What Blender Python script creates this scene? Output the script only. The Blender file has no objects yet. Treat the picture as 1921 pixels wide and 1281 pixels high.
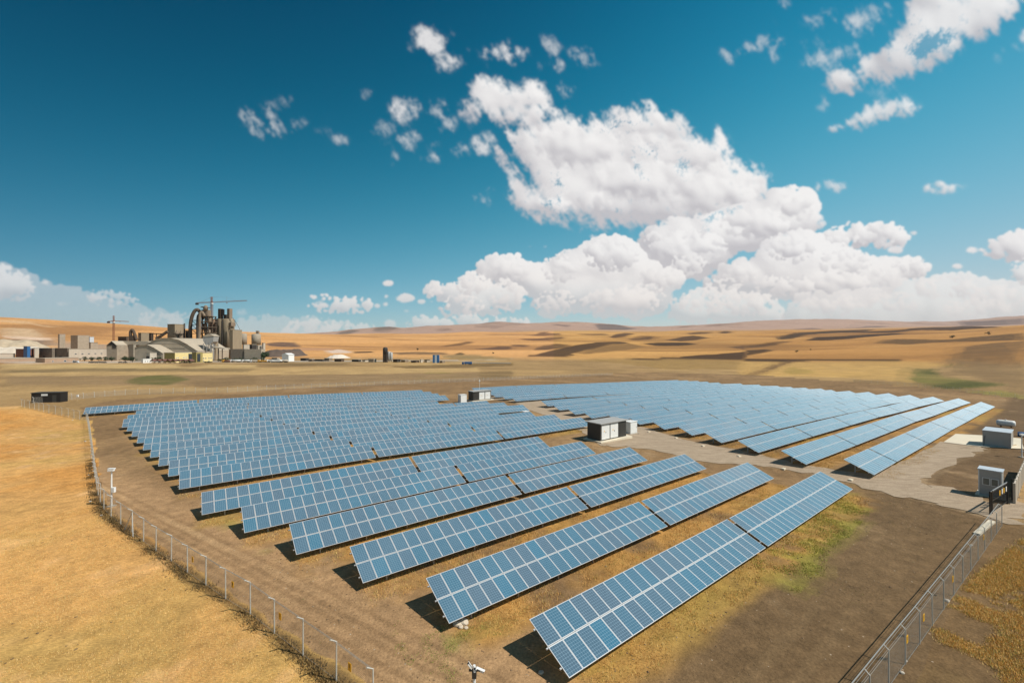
import bpy, bmesh, math, random
import numpy as np
from mathutils import Vector, Matrix
from mathutils.geometry import delaunay_2d_cdt
random.seed(7); RNG = np.random.default_rng(11)
S = bpy.context.scene; COL = S.collection
R = math.radians
EYE = 17.0                                  # camera height over the near ground
F = 791.05; PITCH = R(0.304)                # focal length in photo pixels, camera looks up a little
AZ = R(37.02); TILT = R(22.21)
U = np.array([math.cos(AZ), math.sin(AZ)])  # along the solar rows
N = np.array([math.sin(AZ), -math.cos(AZ)]) # down-slope side of the panels
SUN_AZ, SUN_EL = R(107), R(50)

# ------------------------------------------------------------------ helpers
def mat(name, col=(.5, .5, .5), rough=.8, metal=0, spec=.5, noise=0, nscale=3., bump=0, bscale=30., alpha=None, streak=0):
    m = bpy.data.materials.new(name); m.use_nodes = True
    nt = m.node_tree; b = nt.nodes['Principled BSDF']
    b.inputs['Base Color'].default_value = (*col, 1); b.inputs['Roughness'].default_value = rough
    b.inputs['Metallic'].default_value = metal; b.inputs['Specular IOR Level'].default_value = spec
    L = nt.links
    if noise or bump:
        tc = nt.nodes.new('ShaderNodeTexCoord')
    if noise:
        n = nt.nodes.new('ShaderNodeTexNoise'); n.inputs['Scale'].default_value = nscale; n.inputs['Detail'].default_value = 6
        n.inputs['Roughness'].default_value = .65
        src = tc.outputs['Object']
        if streak:
            mp = nt.nodes.new('ShaderNodeMapping'); mp.inputs['Scale'].default_value = (1, 1, streak); L.new(src, mp.inputs['Vector']); src = mp.outputs['Vector']
        L.new(src, n.inputs['Vector'])
        mr = nt.nodes.new('ShaderNodeMapRange'); mr.inputs['From Min'].default_value = .25; mr.inputs['From Max'].default_value = .75
        mr.inputs['To Min'].default_value = 1 - noise; mr.inputs['To Max'].default_value = 1 + noise * .6
        L.new(n.outputs['Fac'], mr.inputs['Value'])
        mx = nt.nodes.new('ShaderNodeMix'); mx.data_type = 'RGBA'; mx.blend_type = 'MULTIPLY'; mx.inputs['Factor'].default_value = 1
        mx.inputs['A'].default_value = (*col, 1); L.new(mr.outputs['Result'], mx.inputs['B']); L.new(mx.outputs['Result'], b.inputs['Base Color'])
    if bump:
        n2 = nt.nodes.new('ShaderNodeTexNoise'); n2.inputs['Scale'].default_value = bscale; n2.inputs['Detail'].default_value = 4
        L.new(tc.outputs['Object'], n2.inputs['Vector'])
        bp = nt.nodes.new('ShaderNodeBump'); bp.inputs['Strength'].default_value = bump; bp.inputs['Distance'].default_value = .05
        L.new(n2.outputs['Fac'], bp.inputs['Height']); L.new(bp.outputs['Normal'], b.inputs['Normal'])
    return m

class MB:
    """collects shapes into one mesh"""
    def __init__(s): s.v = []; s.f = []; s.mi = []; s.uv = {}
    def quad(s, a, b, c, d, mi=0, uv=None):
        i = len(s.v); s.v += [tuple(a), tuple(b), tuple(c), tuple(d)]; s.f.append((i, i+1, i+2, i+3)); s.mi.append(mi)
        if uv: s.uv[len(s.f)-1] = uv
    def box(s, x0, x1, y0, y1, z0, z1, mi=0, M=None):
        P = [(x0,y0,z0),(x1,y0,z0),(x1,y1,z0),(x0,y1,z0),(x0,y0,z1),(x1,y0,z1),(x1,y1,z1),(x0,y1,z1)]
        if M is not None: P = [tuple(M @ Vector(p)) for p in P]
        i = len(s.v); s.v += P
        for q in ((0,3,2,1),(4,5,6,7),(0,1,5,4),(1,2,6,5),(2,3,7,6),(3,0,4,7)):
            s.f.append(tuple(i+k for k in q)); s.mi.append(mi)
        return s
    def bar(s, a, b, w, h=None, mi=0):
        a, b = Vector(a), Vector(b); d = b - a; L = d.length
        if L < 1e-6: return s
        q = d.to_track_quat('X', 'Z').to_matrix().to_4x4(); q.translation = a
        h = h or w
        return s.box(0, L, -w/2, w/2, -h/2, h/2, mi, q)
    def tube(s, pts, r, n=8, mi=0, cap=True):
        pts = [Vector(p) for p in pts]
        rs = r if isinstance(r, (list, tuple)) else [r]*len(pts)
        base = len(s.v); up = None
        for k, p in enumerate(pts):
            d = (pts[min(k+1, len(pts)-1)] - pts[max(k-1, 0)]).normalized()
            if up is None: up = Vector((0,0,1)) if abs(d.z) < .9 else Vector((1,0,0))
            x = d.cross(up).normalized(); y = x.cross(d).normalized(); up = y
            for j in range(n):
                a = 2*math.pi*j/n
                s.v.append(tuple(p + rs[k]*(math.cos(a)*x + math.sin(a)*y)))
        for k in range(len(pts)-1):
            for j in range(n):
                a = base+k*n+j; b = base+k*n+(j+1) % n
                s.f.append((a, b, b+n, a+n)); s.mi.append(mi)
        if cap:
            s.f.append(tuple(base+j for j in range(n))[::-1]); s.mi.append(mi)
            s.f.append(tuple(base+(len(pts)-1)*n+j for j in range(n))); s.mi.append(mi)
        return s
    def lathe(s, cx, cy, prof, n=20, mi=0):
        b = len(s.v)
        for r, z in prof:
            for j in range(n):
                a = 2*math.pi*j/n; s.v.append((cx+r*math.cos(a), cy+r*math.sin(a), z))
        for k in range(len(prof)-1):
            for j in range(n):
                p = b+k*n+j; q = b+k*n+(j+1) % n
                s.f.append((p, q, q+n, p+n)); s.mi.append(mi)
        s.f.append(tuple(b+j for j in range(n))[::-1]); s.mi.append(mi)
        s.f.append(tuple(b+(len(prof)-1)*n+j for j in range(n))); s.mi.append(mi)
        return s
    def prism(s, poly, y0, y1, mi=0):
        """poly in (x,z), extruded along y"""
        n = len(poly); b = len(s.v)
        s.v += [(x, y0, z) for x, z in poly] + [(x, y1, z) for x, z in poly]
        s.f.append(tuple(b+k for k in range(n))); s.mi.append(mi)
        s.f.append(tuple(b+n+k for k in range(n))[::-1]); s.mi.append(mi)
        for k in range(n):
            j = (k+1) % n
            s.f.append((b+k, b+n+k, b+n+j, b+j)); s.mi.append(mi)
        return s
    def mesh(s, name, mats):
        me = bpy.data.meshes.new(name); me.from_pydata(s.v, [], s.f)
        for m in (mats if isinstance(mats, (list, tuple)) else [mats]): me.materials.append(m)
        me.polygons.foreach_set('material_index', s.mi)
        if s.uv:
            ul = me.uv_layers.new(name='UVMap')
            for fi, uv in s.uv.items():
                for k, li in enumerate(me.polygons[fi].loop_indices): ul.data[li].uv = uv[k]
        me.update(); return me
    def build(s, name, mats, parent=None, smooth=False, recalc=True):
        me = s.mesh(name, mats)
        if recalc:
            bm = bmesh.new(); bm.from_mesh(me); bmesh.ops.recalc_face_normals(bm, faces=bm.faces); bm.to_mesh(me); bm.free()
        if smooth:
            me.polygons.foreach_set('use_smooth', [True]*len(me.polygons))
        return link(name, me, parent)

def link(name, me, parent=None):
    o = bpy.data.objects.new(name, me); COL.objects.link(o)
    if parent: o.parent = parent
    return o
def tag(o, label, cat, group=None):
    o['label'] = label; o['category'] = cat
    if group: o['group'] = group
    return o
def thing(name, label, cat, loc=(0,0,0), rz=0, group=None):
    o = bpy.data.objects.new(name, None); COL.objects.link(o); o.empty_display_size = .3
    o.location = loc; o.rotation_euler = (0, 0, rz)
    return tag(o, label, cat, group)
def structure(o): o['kind'] = 'structure'; return o
def stuff(o): o['kind'] = 'stuff'; return o
ORD = ['zeroth','first','second','third','fourth','fifth','sixth','seventh','eighth','ninth','tenth','eleventh','twelfth','thirteenth',
       'fourteenth','fifteenth','sixteenth','seventeenth','eighteenth','nineteenth','twentieth','twenty-first','twenty-second','twenty-third','twenty-fourth']
def ordn(k):
    if k < len(ORD): return ORD[k]
    t = {2: 'twenty', 3: 'thirty', 4: 'forty', 5: 'fifty', 6: 'sixty', 7: 'seventy'}[k//10]
    return t + ('-' + ORD[k % 10] if k % 10 else 'th') if k % 10 else t[:-1] + 'ieth'

# ------------------------------------------------------------------ noise (numpy)
def hash2(i, j, seed):
    h = (i.astype(np.int64)*374761393 + j.astype(np.int64)*668265263 + seed*974711) & 0x7fffffff
    h = ((h ^ (h >> 13))*1274126177) & 0x7fffffff
    return ((h ^ (h >> 16)) & 0xffff)/65535.0
def vnoise(x, y, seed=0):
    xi = np.floor(x); yi = np.floor(y); fx = x-xi; fy = y-yi
    fx = fx*fx*fx*(fx*(fx*6-15)+10); fy = fy*fy*fy*(fy*(fy*6-15)+10)
    a = hash2(xi, yi, seed); b = hash2(xi+1, yi, seed); c = hash2(xi, yi+1, seed); d = hash2(xi+1, yi+1, seed)
    return (a*(1-fx)+b*fx)*(1-fy)+(c*(1-fx)+d*fx)*fy
def fbm(x, y, oct=4, seed=0, gain=.5):
    s = 0; a = 1; t = 0
    for k in range(oct):
        s = s + a*(vnoise(x*2**k+17.3*k, y*2**k-9.1*k, seed+k)-.5); t += a; a *= gain
    return s/t*2
def sstep(a, b, x):
    t = np.clip((x-a)/(b-a), 0, 1); return t*t*(3-2*t)

# ------------------------------------------------------------------ terrain heights (z relative to the camera)
CTRL = [(-18,15,-15.25),(-18,37,-15.28),(-18,60,-15.25),(-25,12,-15.1),(-25,35,-15.2),(-32,9,-14.95),(-32,32,-15.1),(-32,54,-15.2),(-39,6.5,-15),(-39,29,-15.1),(-39,51,-15.2),
 (-46,3.5,-15.1),(-46,26,-15.15),(-46,49,-15.3),(-53,1,-15.15),(-53,23,-15.1),(-53,46,-15.4),
 (-63,-1,-14.99),(-63,21,-15.05),(-63,44,-15.55),(-63,66,-15.7),(-70,-2.5,-15.2),(-70,20,-15.35),(-70,42,-15.65),(-70,65,-16),(-77,-4,-15.3),(-77,18,-15.4),(-77,41,-15.82),(-77,64,-16.1),
 (-84,-5,-15.46),(-84,17,-15.44),(-84,40,-15.89),(-98,-7.7,-15.62),(-98,15,-15.83),(-98,38,-16.35),(-98,72,-16.9),(-105,13,-15.96),(-105,37,-16.35),(-105,70,-17.1),
 (-120,-11.7,-15.9),(-127,11,-15.75),(-148,-21,-15.9),(-148,78,-17.7),(-141,40,-16.6),(-120,70,-17.3),
 (-18.1,68.3,-15.18),(-18.1,79,-15.45),(-18.1,101,-16.08),(-18.1,124,-16.65),(-18.1,146,-17.36),(-18.1,169,-17.95),(-18.1,191,-18.8),(-18.1,208,-19.25),
 (-25,67,-15.37),(-25,90,-15.99),(-25,113,-16.58),(-25,134,-17),(-25,159,-17.95),(-25,181,-18.57),(-25,225,-20.15),
 (-32,69,-15.5),(-32,92,-15.93),(-32,115,-16.45),(-32,137,-17.05),(-32,160,-18),(-32,180,-18.45),(-32,228,-20.5),
 (-39,72,-15.69),(-39,95,-16.17),(-39,118,-16.8),(-39,140,-17.45),(-39,163,-18.15),(-39,229,-20.5),(-46,75,-16.1),(-46,98,-16.5),(-46,121,-17.0),(-46,143,-17.7),(-46,166,-18.35),(-46,231,-20.7),
 (-53,77,-16.29),(-53,100,-16.7),(-53,123,-17.35),(-53,145,-17.9),(-53,168,-18.5),(-53,232,-20.9),(-60,78,-16.5),(-60,101,-16.8),(-60,124,-17.4),(-60,147,-18.1),(-60,169,-18.6),(-60,234,-21.2),
 (-67,79,-16.95),(-67,101,-17),(-67,123,-17.5),(-67,234,-21.4),(-74.5,77,-17.2),(-74.5,247,-22.1),(-81.5,80,-17.35),(-88.6,80,-17.1),(-88.6,252,-22.8),(-95.6,83,-17.05),(-102.7,247,-22.3),
 (-107,82,-17.0),(-117,228,-21.2),(-131,229,-21.4),(-145,224,-21.9),(-145,198,-20.9),(-145,121,-18.4),(-100,150,-19.2),(-120,170,-20)]
EXTRA = [(-8.8,21.2,-17),(-14,24.8,-17),(-22,34,-17),(-30,44,-17),(-42,60,-17.05),(-70,90,-17.1),(-110,110,-17.3),(0,3,-17),(30,5,-17),(60,5,-17.1),(20,21,-17),(46,40,-17.05),(54,46,-17.1),
 (60,60,-17.5),(83,74,-17.85),(106,92,-18.3),(120,80,-18.4),(150,110,-19.3),(-40,5,-17),(-60,40,-17),(0,-40,-17),(-60,-40,-17),(60,-40,-17),(200,140,-21.3),(215,170,-22.2),(-10,12,-17),(10,12,-17)]
cp = [(p*N[0]+a*U[0], p*N[1]+a*U[1], z-1.92) for p, a, z in CTRL]
CP = np.array(cp + EXTRA)
def _tps(r2): return .5*r2*np.log(r2+1e-9)
def fit_tps(P, lam):
    n = len(P); X = P[:, :2]/100
    K = _tps(((X[:, None]-X[None])**2).sum(-1)) + lam*np.eye(n)
    Q = np.c_[np.ones(n), X]; A = np.zeros((n+3, n+3)); A[:n, :n] = K; A[:n, n:] = Q; A[n:, :n] = Q.T
    return X, np.linalg.solve(A, np.r_[P[:, 2], 0, 0, 0])
TX, TW = fit_tps(CP, .004)
def near_h(x, y):
    sh = np.shape(x); x = np.ravel(x)/100; y = np.ravel(y)/100; out = np.empty(len(x))
    for i in range(0, len(x), 40000):
        xs, ys = x[i:i+40000], y[i:i+40000]
        k = _tps((xs[:, None]-TX[:, 0])**2+(ys[:, None]-TX[:, 1])**2)
        out[i:i+40000] = k @ TW[:-3] + TW[-3]+TW[-2]*xs+TW[-1]*ys
    return out.reshape(sh)
COLS = [-500, 0, 250, 500, 750, 1000, 1250, 1500, 1750, 1921, 2300]
DK = [100, 200, 300, 400, 520, 650, 900, 1300, 1800, 2500, 3500, 5000, 7000, 9500, 13000]
ZN = [[-17.2,-18.6,-20.5,-21.6,-22.2,-22.6]]*4 + [[-17.4,-19,-21,-22.5,-24,-25],[-18,-20,-22.5,-24.5,-26.5,-27],[-18.5,-21.5,-24,-26,-27.5,-28],
     [-19,-22,-25,-26.5,-27,-27],[-19,-21.5,-24.5,-26,-26,-23],[-19,-21,-23.5,-25,-22,-14],[-19,-21,-22,-20,-12,0]]
PF = [[655,635,612,590,598,606,612,616,620],[658,640,617,592,600,608,614,618,622],[660,648,632,609,614,618,620,622,626],[662,652,642,631,627,630,632,629,632],
      [664,655,647,639,632,626,630,612,618],[665,656,648,640,632,624,618,604,612],[668,658,649,640,631,623,619,612,618],[668,656,646,636,627,619,613,601,608],
      [662,648,636,625,617,613,614,605,610],[648,632,620,612,611,610,607,593,600],[630,605,590,585,590,590,590,590,595]]
RIDGE = np.array([(-500,616),(0,618),(250,622),(480,633),(560,627),(600,625),(650,620),(700,615),(730,612),(760,616),(800,611),(850,609),(900,606),(935,603),(990,606),(1050,605),(1100,606),(1150,608),(1190,614),(1250,613),
                  (1300,609),(1350,607),(1400,604),(1500,600),(1600,602),(1700,605),(1750,605),(1800,602),(1850,598),(1921,593),(2300,590)], float)
HZ = 644.7
gx = np.linspace(-500, 2300, 281); gl = np.linspace(math.log(100), math.log(13000), 260)
def _grid():
    T = np.zeros((len(COLS), len(DK)))
    for i in range(len(COLS)):
        T[i, :6] = ZN[i]; T[i, 6:] = [-(p-HZ)/F*d for p, d in zip(PF[i], DK[6:])]
    ld = np.log(DK)
    G = np.stack([np.interp(gl, ld, T[i]/np.array(DK)*1000) for i in range(len(COLS))])
    G = np.stack([np.interp(gx, COLS, G[:, j]) for j in range(len(gl))], 1)
    def sm(A, s, ax):
        k = np.exp(-.5*(np.arange(-3*s, 3*s+1)/s)**2); k /= k.sum()
        pad = [(0, 0), (0, 0)]; pad[ax] = (3*s, 3*s)
        return np.apply_along_axis(lambda v: np.convolve(v, k, 'valid'), ax, np.pad(A, pad, 'edge'))
    G = sm(sm(G, 6, 0), 4, 1)
    rp = np.interp(gx, RIDGE[:, 0], RIDGE[:, 1]); rz = -(rp-HZ)/F*1000      # far mountain skyline
    w = np.exp(-.5*((gl-math.log(9500))/.10)**2)
    return G*(1-w)+rz[:, None]*w
GRID = _grid()
def far_h(x, y):
    r = np.hypot(x, y); ph = np.arctan2(x, y); ph = np.clip(ph, -1.06, 1.06)
    px = np.clip(960.5+F*np.tan(ph), -500, 2300); d = np.clip(r*np.cos(ph), 100, 13000)
    a = (px+500)/2800*280; b = (np.log(d)-gl[0])/(gl[-1]-gl[0])*259
    i = np.clip(a.astype(int), 0, 279); j = np.clip(b.astype(int), 0, 258); fa = a-i; fb = b-j
    g = (GRID[i, j]*(1-fa)+GRID[i+1, j]*fa)*(1-fb)+(GRID[i, j+1]*(1-fa)+GRID[i+1, j+1]*fa)*fb
    z = g*d/1000
    hill = sstep(700, 1500, d)*(1-sstep(5500, 7500, d))
    z = z + hill*np.minimum(d*.0055, 20)*fbm(x/520+.15*0, y/520, 3, 5, .4)
    mt = sstep(6500, 8500, d)
    z = z + mt*(55*fbm(x/1500, y/900, 5, 9, .55))
    return z
def H(x, y):
    x = np.asarray(x, float); y = np.asarray(y, float)
    sh = x.shape; x = np.atleast_1d(x); y = np.atleast_1d(y)
    p = x*N[0]+y*N[1]; a = x*U[0]+y*U[1]
    dist = np.hypot(np.maximum(0, np.maximum(-156-p, p-25)), np.maximum(0, np.maximum(a-258, -75-a)))
    w = sstep(0, 90, dist)
    z = np.where(w > 0, far_h(x, y), 0)*w
    nz = w < 1
    zz = np.zeros_like(z)
    if nz.any(): zz[nz] = np.clip(near_h(x[nz], y[nz]), -30, -15)
    z = z + zz*(1-w)
    z = z + (.05*fbm(x/2.2, y/2.2, 3, 3))*(1-sstep(120, 200, np.hypot(x, y)))
    return z.reshape(sh) if sh else z[0]
def gz(x, y): return float(H(x, y)) + EYE           # ground height in scene units
def ray(px, py):
    a = (px-960.5)/F; b = -(py-640.5)/F
    return np.array([a, math.cos(PITCH)-math.sin(PITCH)*b, math.sin(PITCH)+math.cos(PITCH)*b])
TT = np.exp(np.linspace(math.log(12), math.log(12500), 1600))
def hit(px, py, dmin=12.):
    """where the line of sight of a photo pixel meets the terrain"""
    r = ray(px, py); t = TT[TT >= dmin]; z = r[2]*t; h = H(r[0]*t, r[1]*t)
    k = np.argmax(z < h)
    if not (z < h).any(): k = len(t)-1
    if k == 0: return np.array([r[0]*t[0], r[1]*t[0]])
    f0 = z[k-1]-h[k-1]; f1 = z[k]-h[k]; s = f0/(f0-f1+1e-12); tt = t[k-1]+(t[k]-t[k-1])*min(max(s, 0), 1)
    return np.array([r[0]*tt, r[1]*tt])
def vpt(px, py, D):
    """a point seen at pixel (px,py) at depth D, in scene units"""
    r = ray(px, py); t = D/r[1]
    return (r[0]*t, D, r[2]*t+EYE)

# ------------------------------------------------------------------ ground sheet
def crop(ox, oy, s, pts): return [(ox+x/s, oy+y/s) for x, y in pts]
# (polygon in the photo, colour, softness) painted at the place on the terrain it belongs to, cloud shade on the right hills included
SOIL=(.235,.155,.09); DIRT=(.32,.215,.125); GOLD=(.47,.285,.105); TAN=(.33,.225,.12); DARK=(.055,.032,.018); OLIVE=(.15,.15,.045)
A5=lambda p: crop(900,570,3.842,p)
A6=lambda p: crop(1400,570,3.687,p)
A4=lambda p: crop(480,580,4.002,p)
FIELDS_AND_SHADE = [
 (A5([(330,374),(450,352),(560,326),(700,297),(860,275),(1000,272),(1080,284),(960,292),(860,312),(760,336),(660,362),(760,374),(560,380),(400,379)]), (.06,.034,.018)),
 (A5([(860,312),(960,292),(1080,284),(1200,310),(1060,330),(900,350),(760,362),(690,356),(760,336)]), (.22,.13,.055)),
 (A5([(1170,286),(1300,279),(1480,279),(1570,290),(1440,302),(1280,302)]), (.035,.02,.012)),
 (A5([(1070,257),(1180,231),(1290,234),(1250,256),(1120,264)]), (.10,.055,.03)),
 (A5([(925,240),(980,217),(1040,209),(1115,212),(1040,237),(960,246)]), (.085,.045,.025)),
 (A5([(280,253),(420,248),(520,242),(610,237),(600,252),(500,265),(360,265)]), (.13,.07,.035)),
 (A5([(320,230),(400,219),(440,203),(490,203),(480,214),(580,212),(585,226),(480,230)]), (.15,.08,.042)),
 (A5([(375,334),(460,304),(540,288),(620,293),(665,305),(580,317),(480,332)]), (.105,.06,.03)),
 (A5([(230,292),(350,301),(320,314),(235,307)]), (.13,.075,.04)), (A5([(0,324),(75,322),(130,306),(235,306),(200,331),(60,332)]), (.13,.075,.04)),
 (A5([(1340,264),(1440,239),(1550,228),(1650,244),(1560,262),(1450,270)]), (.08,.045,.025)),
 (A5([(1485,214),(1580,201),(1680,203),(1620,217),(1520,222)]), (.10,.055,.03)), (A5([(1700,205),(1760,196),(1820,207),(1740,215)]), (.07,.04,.022)),
 (A5([(700,215),(900,212),(930,228),(800,226)]), (.20,.115,.05)),
 (A5([(700,410),(900,420),(1200,450),(1300,470),(1921,470),(1921,400),(1300,395),(900,395)]), (.30,.20,.085)),
 (A6([(-40,400),(300,398),(800,398),(1250,400),(1400,425),(1150,455),(1120,500),(1160,545),(900,525),(600,505),(300,500),(0,510),(-60,480)]), (.47,.31,.125)),
 (A5([(1900,300),(1921,300),(1921,330),(1800,312)]), (.10,.055,.03)),
 (A6([(0,290),(150,268),(330,256),(200,287),(0,308)]), (.10,.055,.026)),  # darks on these right hills: ploughed soil, and cloud shade painted in
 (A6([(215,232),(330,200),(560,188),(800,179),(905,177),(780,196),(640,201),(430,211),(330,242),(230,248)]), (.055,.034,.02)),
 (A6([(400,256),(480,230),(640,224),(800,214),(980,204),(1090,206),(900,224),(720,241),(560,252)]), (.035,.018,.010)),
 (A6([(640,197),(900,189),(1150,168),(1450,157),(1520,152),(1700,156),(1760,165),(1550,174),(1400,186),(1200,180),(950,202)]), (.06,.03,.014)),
 (A6([(890,272),(960,245),(1100,243),(1400,248),(1600,228),(1921,198),(1921,252),(1700,257),(1400,264),(1100,283)]), (.14,.085,.038)),
 (A6([(1500,300),(1640,280),(1921,252),(1921,420),(1600,400),(1440,372)]), (.20,.125,.06)),
 (A6([(1440,372),(1600,400),(1921,420),(1921,640),(1790,560),(1560,500),(1440,470),(1480,420),(1360,400)]), (.215,.145,.078)),
 (A6([(0,322),(130,314),(218,322),(60,347),(0,357)]), (.05,.028,.015)),
 (A5([(1020,394),(1300,390),(1500,376),(1700,362),(1921,342),(1921,407),(1500,402),(1200,400)]), (.042,.022,.012)),
 (A6([(0,379),(400,381),(900,384),(1110,392),(700,396),(0,397)]), (.04,.022,.012)),
 (A6([(0,488),(130,438),(270,393),(335,393),(235,430),(120,472),(20,502),(0,502)]), (.105,.06,.035)),
 (A6([(1110,480),(1150,455),(1210,442),(1300,446),(1240,465),(1300,486),(1430,512),(1560,532),(1770,558),(1600,574),(1400,588),(1200,556),(1130,520)]), (.17,.155,.05)),
 (A6([(1260,560),(1400,545),(1560,532),(1770,558),(1600,576),(1400,590)]), (.075,.085,.025)),
 (A6([(1145,458),(1210,443),(1300,446),(1240,460),(1320,484),(1250,490),(1180,478)]), (.085,.088,.028)),
 (A6([(1380,432),(1450,410),(1460,430),(1400,442)]), (.10,.10,.03)),
 (A6([(240,470),(300,440),(400,450),(470,470),(330,490)]), (.33,.24,.08)),
 (A6([(1790,600),(1921,630),(1921,690),(1700,640),(1500,600)]), (.24,.22,.07)),
 # plain in front of the works
 (A4([(0,560),(60,490),(350,455),(900,470),(1350,480),(1500,520),(1350,545),(1000,535),(600,560),(300,575),(100,590)]), (.215,.145,.085)),
 (A4([(1180,535),(1300,455),(1420,470),(1650,505),(1580,545),(1400,548),(1250,545)]), (.20,.17,.05)),
 (A4([(1500,480),(1921,460),(1921,520),(1700,540),(1600,500)]), (.20,.14,.075)),
 (A4([(0,400),(500,398),(1000,393),(1500,392),(1921,380),(1921,372),(1500,386),(1000,385),(500,390),(0,390)]), (.44,.37,.28)),
 (A4([(80,415),(300,405),(700,405),(680,415),(350,425),(100,428)]), (.20,.14,.075)),
 (A4([(900,400),(1500,397),(1900,385),(1500,420),(1100,425)]), (.43,.30,.15)),
 (A4([(0,440),(400,432),(1000,428),(1400,430),(1200,455),(700,450),(300,455),(60,470)]), (.42,.29,.15)),
 (A4([(1000,430),(1921,400),(1921,425),(1500,440),(1150,445)]), (.17,.115,.055)),
 (A4([(1330,350),(1480,345),(1640,345),(1800,360),(1921,375),(1700,380),(1450,370)]), (.25,.19,.09)),
 (A4([(970,330),(1200,320),(1400,325),(1440,340),(1200,345)]), (.14,.095,.05)),
 (A4([(500,310),(620,300),(720,318),(700,330),(560,332)]), (.55,.47,.38)),
 (A4([(1360,285),(1480,262),(1600,240),(1630,250),(1540,270),(1440,280)]), (.10,.058,.03)), (A4([(1620,300),(1780,285),(1921,282),(1921,300),(1760,304)]), (.12,.07,.04)),
 (A4([(720,320),(860,316),(880,326),(740,330)]), (.07,.045,.025)), (A4([(1480,338),(1530,325),(1580,340)]), (.07,.05,.022)),
 (A4([(70,262),(160,246),(300,250),(340,285),(200,283),(110,275)]), (.11,.075,.058)),
 (A4([(180,300),(340,290),(560,290),(580,310),(350,312),(200,318)]), (.40,.24,.13)),
 ([(0,691),(480,690),(700,692),(900,690),(900,697),(700,702),(300,704),(0,706)], (.45,.32,.17)),
 ([(0,706),(300,704),(700,703),(900,698),(900,712),(600,722),(300,722),(0,722)], (.27,.19,.115)),
 ([(232,714),(258,706),(310,703),(352,711),(318,722),(262,720)], (.13,.125,.05)),
 ([(0,694),(200,690),(480,692),(470,698),(200,697),(0,700)], (.20,.15,.085)),
 ([(0,684),(190,683),(480,684),(480,690),(180,691),(0,691)], (.47,.35,.19)),
 ([(325,683),(372,681),(390,686),(350,689)], (.28,.19,.10)),
 ([(350,716),(450,705),(480,705),(480,720),(380,728)], (.23,.16,.095)),
 ([(0,678),(480,677),(480,680),(0,682)], (.56,.46,.36)),
 # slopes of the hill on the left
 (crop(0,540,5.5706,[(0,330),(200,345),(450,385),(620,410),(520,405),(300,375),(0,350)]), (.55,.42,.25)),
 (crop(0,540,5.5706,[(0,420),(120,415),(330,430),(400,470),(430,510),(200,515),(0,510)]), (.47,.36,.22)),
 (crop(0,540,5.5706,[(0,495),(200,508),(480,520),(530,550),(300,545),(0,520)]), (.60,.50,.38)),
 (crop(0,540,5.5706,[(0,530),(300,545),(540,550),(600,600),(300,610),(0,610)]), (.20,.16,.12)),
 (crop(0,540,5.5706,[(560,600),(640,545),(760,580),(900,590),(1150,590),(1150,640),(600,640)]), (.32,.26,.19)),
]
TRACK = [(905,748),(955,752),(1010,775),(1055,790),(1095,812),(1125,835),(1170,838),(1230,845),(1330,868),(1420,872),(1500,885),(1590,905),(1660,925),(1740,942),(1830,966),(1868,976),(1900,985),(1921,965),(1921,930),(1900,942),(1880,948),(1855,938),(1790,918),(1738,910),(1742,897),(1790,864),(1846,847),(1846,838),(1800,832),(1768,828),(1700,862),(1625,890),(1560,882),(1480,867),(1400,848),(1300,828),(1200,800),(1140,783),(1080,768),(1030,752),(985,744),(940,738)]
FAR_PINK=(.43,.285,.22)
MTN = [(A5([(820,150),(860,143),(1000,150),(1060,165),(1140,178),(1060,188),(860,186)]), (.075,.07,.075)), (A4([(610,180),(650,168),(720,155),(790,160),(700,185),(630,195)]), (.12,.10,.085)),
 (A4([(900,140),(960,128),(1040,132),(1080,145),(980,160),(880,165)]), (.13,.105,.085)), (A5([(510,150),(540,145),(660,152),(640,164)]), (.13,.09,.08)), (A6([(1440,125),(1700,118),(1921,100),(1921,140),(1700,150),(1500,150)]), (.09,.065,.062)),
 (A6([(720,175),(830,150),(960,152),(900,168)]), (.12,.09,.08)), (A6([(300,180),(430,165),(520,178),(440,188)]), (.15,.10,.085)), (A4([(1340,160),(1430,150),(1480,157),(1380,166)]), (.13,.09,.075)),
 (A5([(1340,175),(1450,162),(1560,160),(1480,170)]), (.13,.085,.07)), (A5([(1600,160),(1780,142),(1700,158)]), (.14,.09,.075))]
def inside(X, Y, poly):
    P = np.array(poly); x0, y0 = P.min(0); x1, y1 = P.max(0); r = np.zeros(len(X), bool)
    m = np.where((X >= x0) & (X <= x1) & (Y >= y0) & (Y <= y1))[0]
    if not len(m): return r
    xs, ys = X[m], Y[m]; c = np.zeros(len(m), bool); j = len(P)-1
    for i in range(len(P)):
        xi, yi = P[i]; xj, yj = P[j]
        if yi != yj:
            c ^= ((yi > ys) != (yj > ys)) & (xs < (xj-xi)*(ys-yi)/(yj-yi)+xi)
        j = i
    r[m] = c; return r
def dens(poly, n=4):
    o = []
    for k in range(len(poly)):
        a = np.array(poly[k]); b = np.array(poly[(k+1) % len(poly)])
        o += [tuple(a+(b-a)*t/n) for t in range(n)]
    return o
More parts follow.
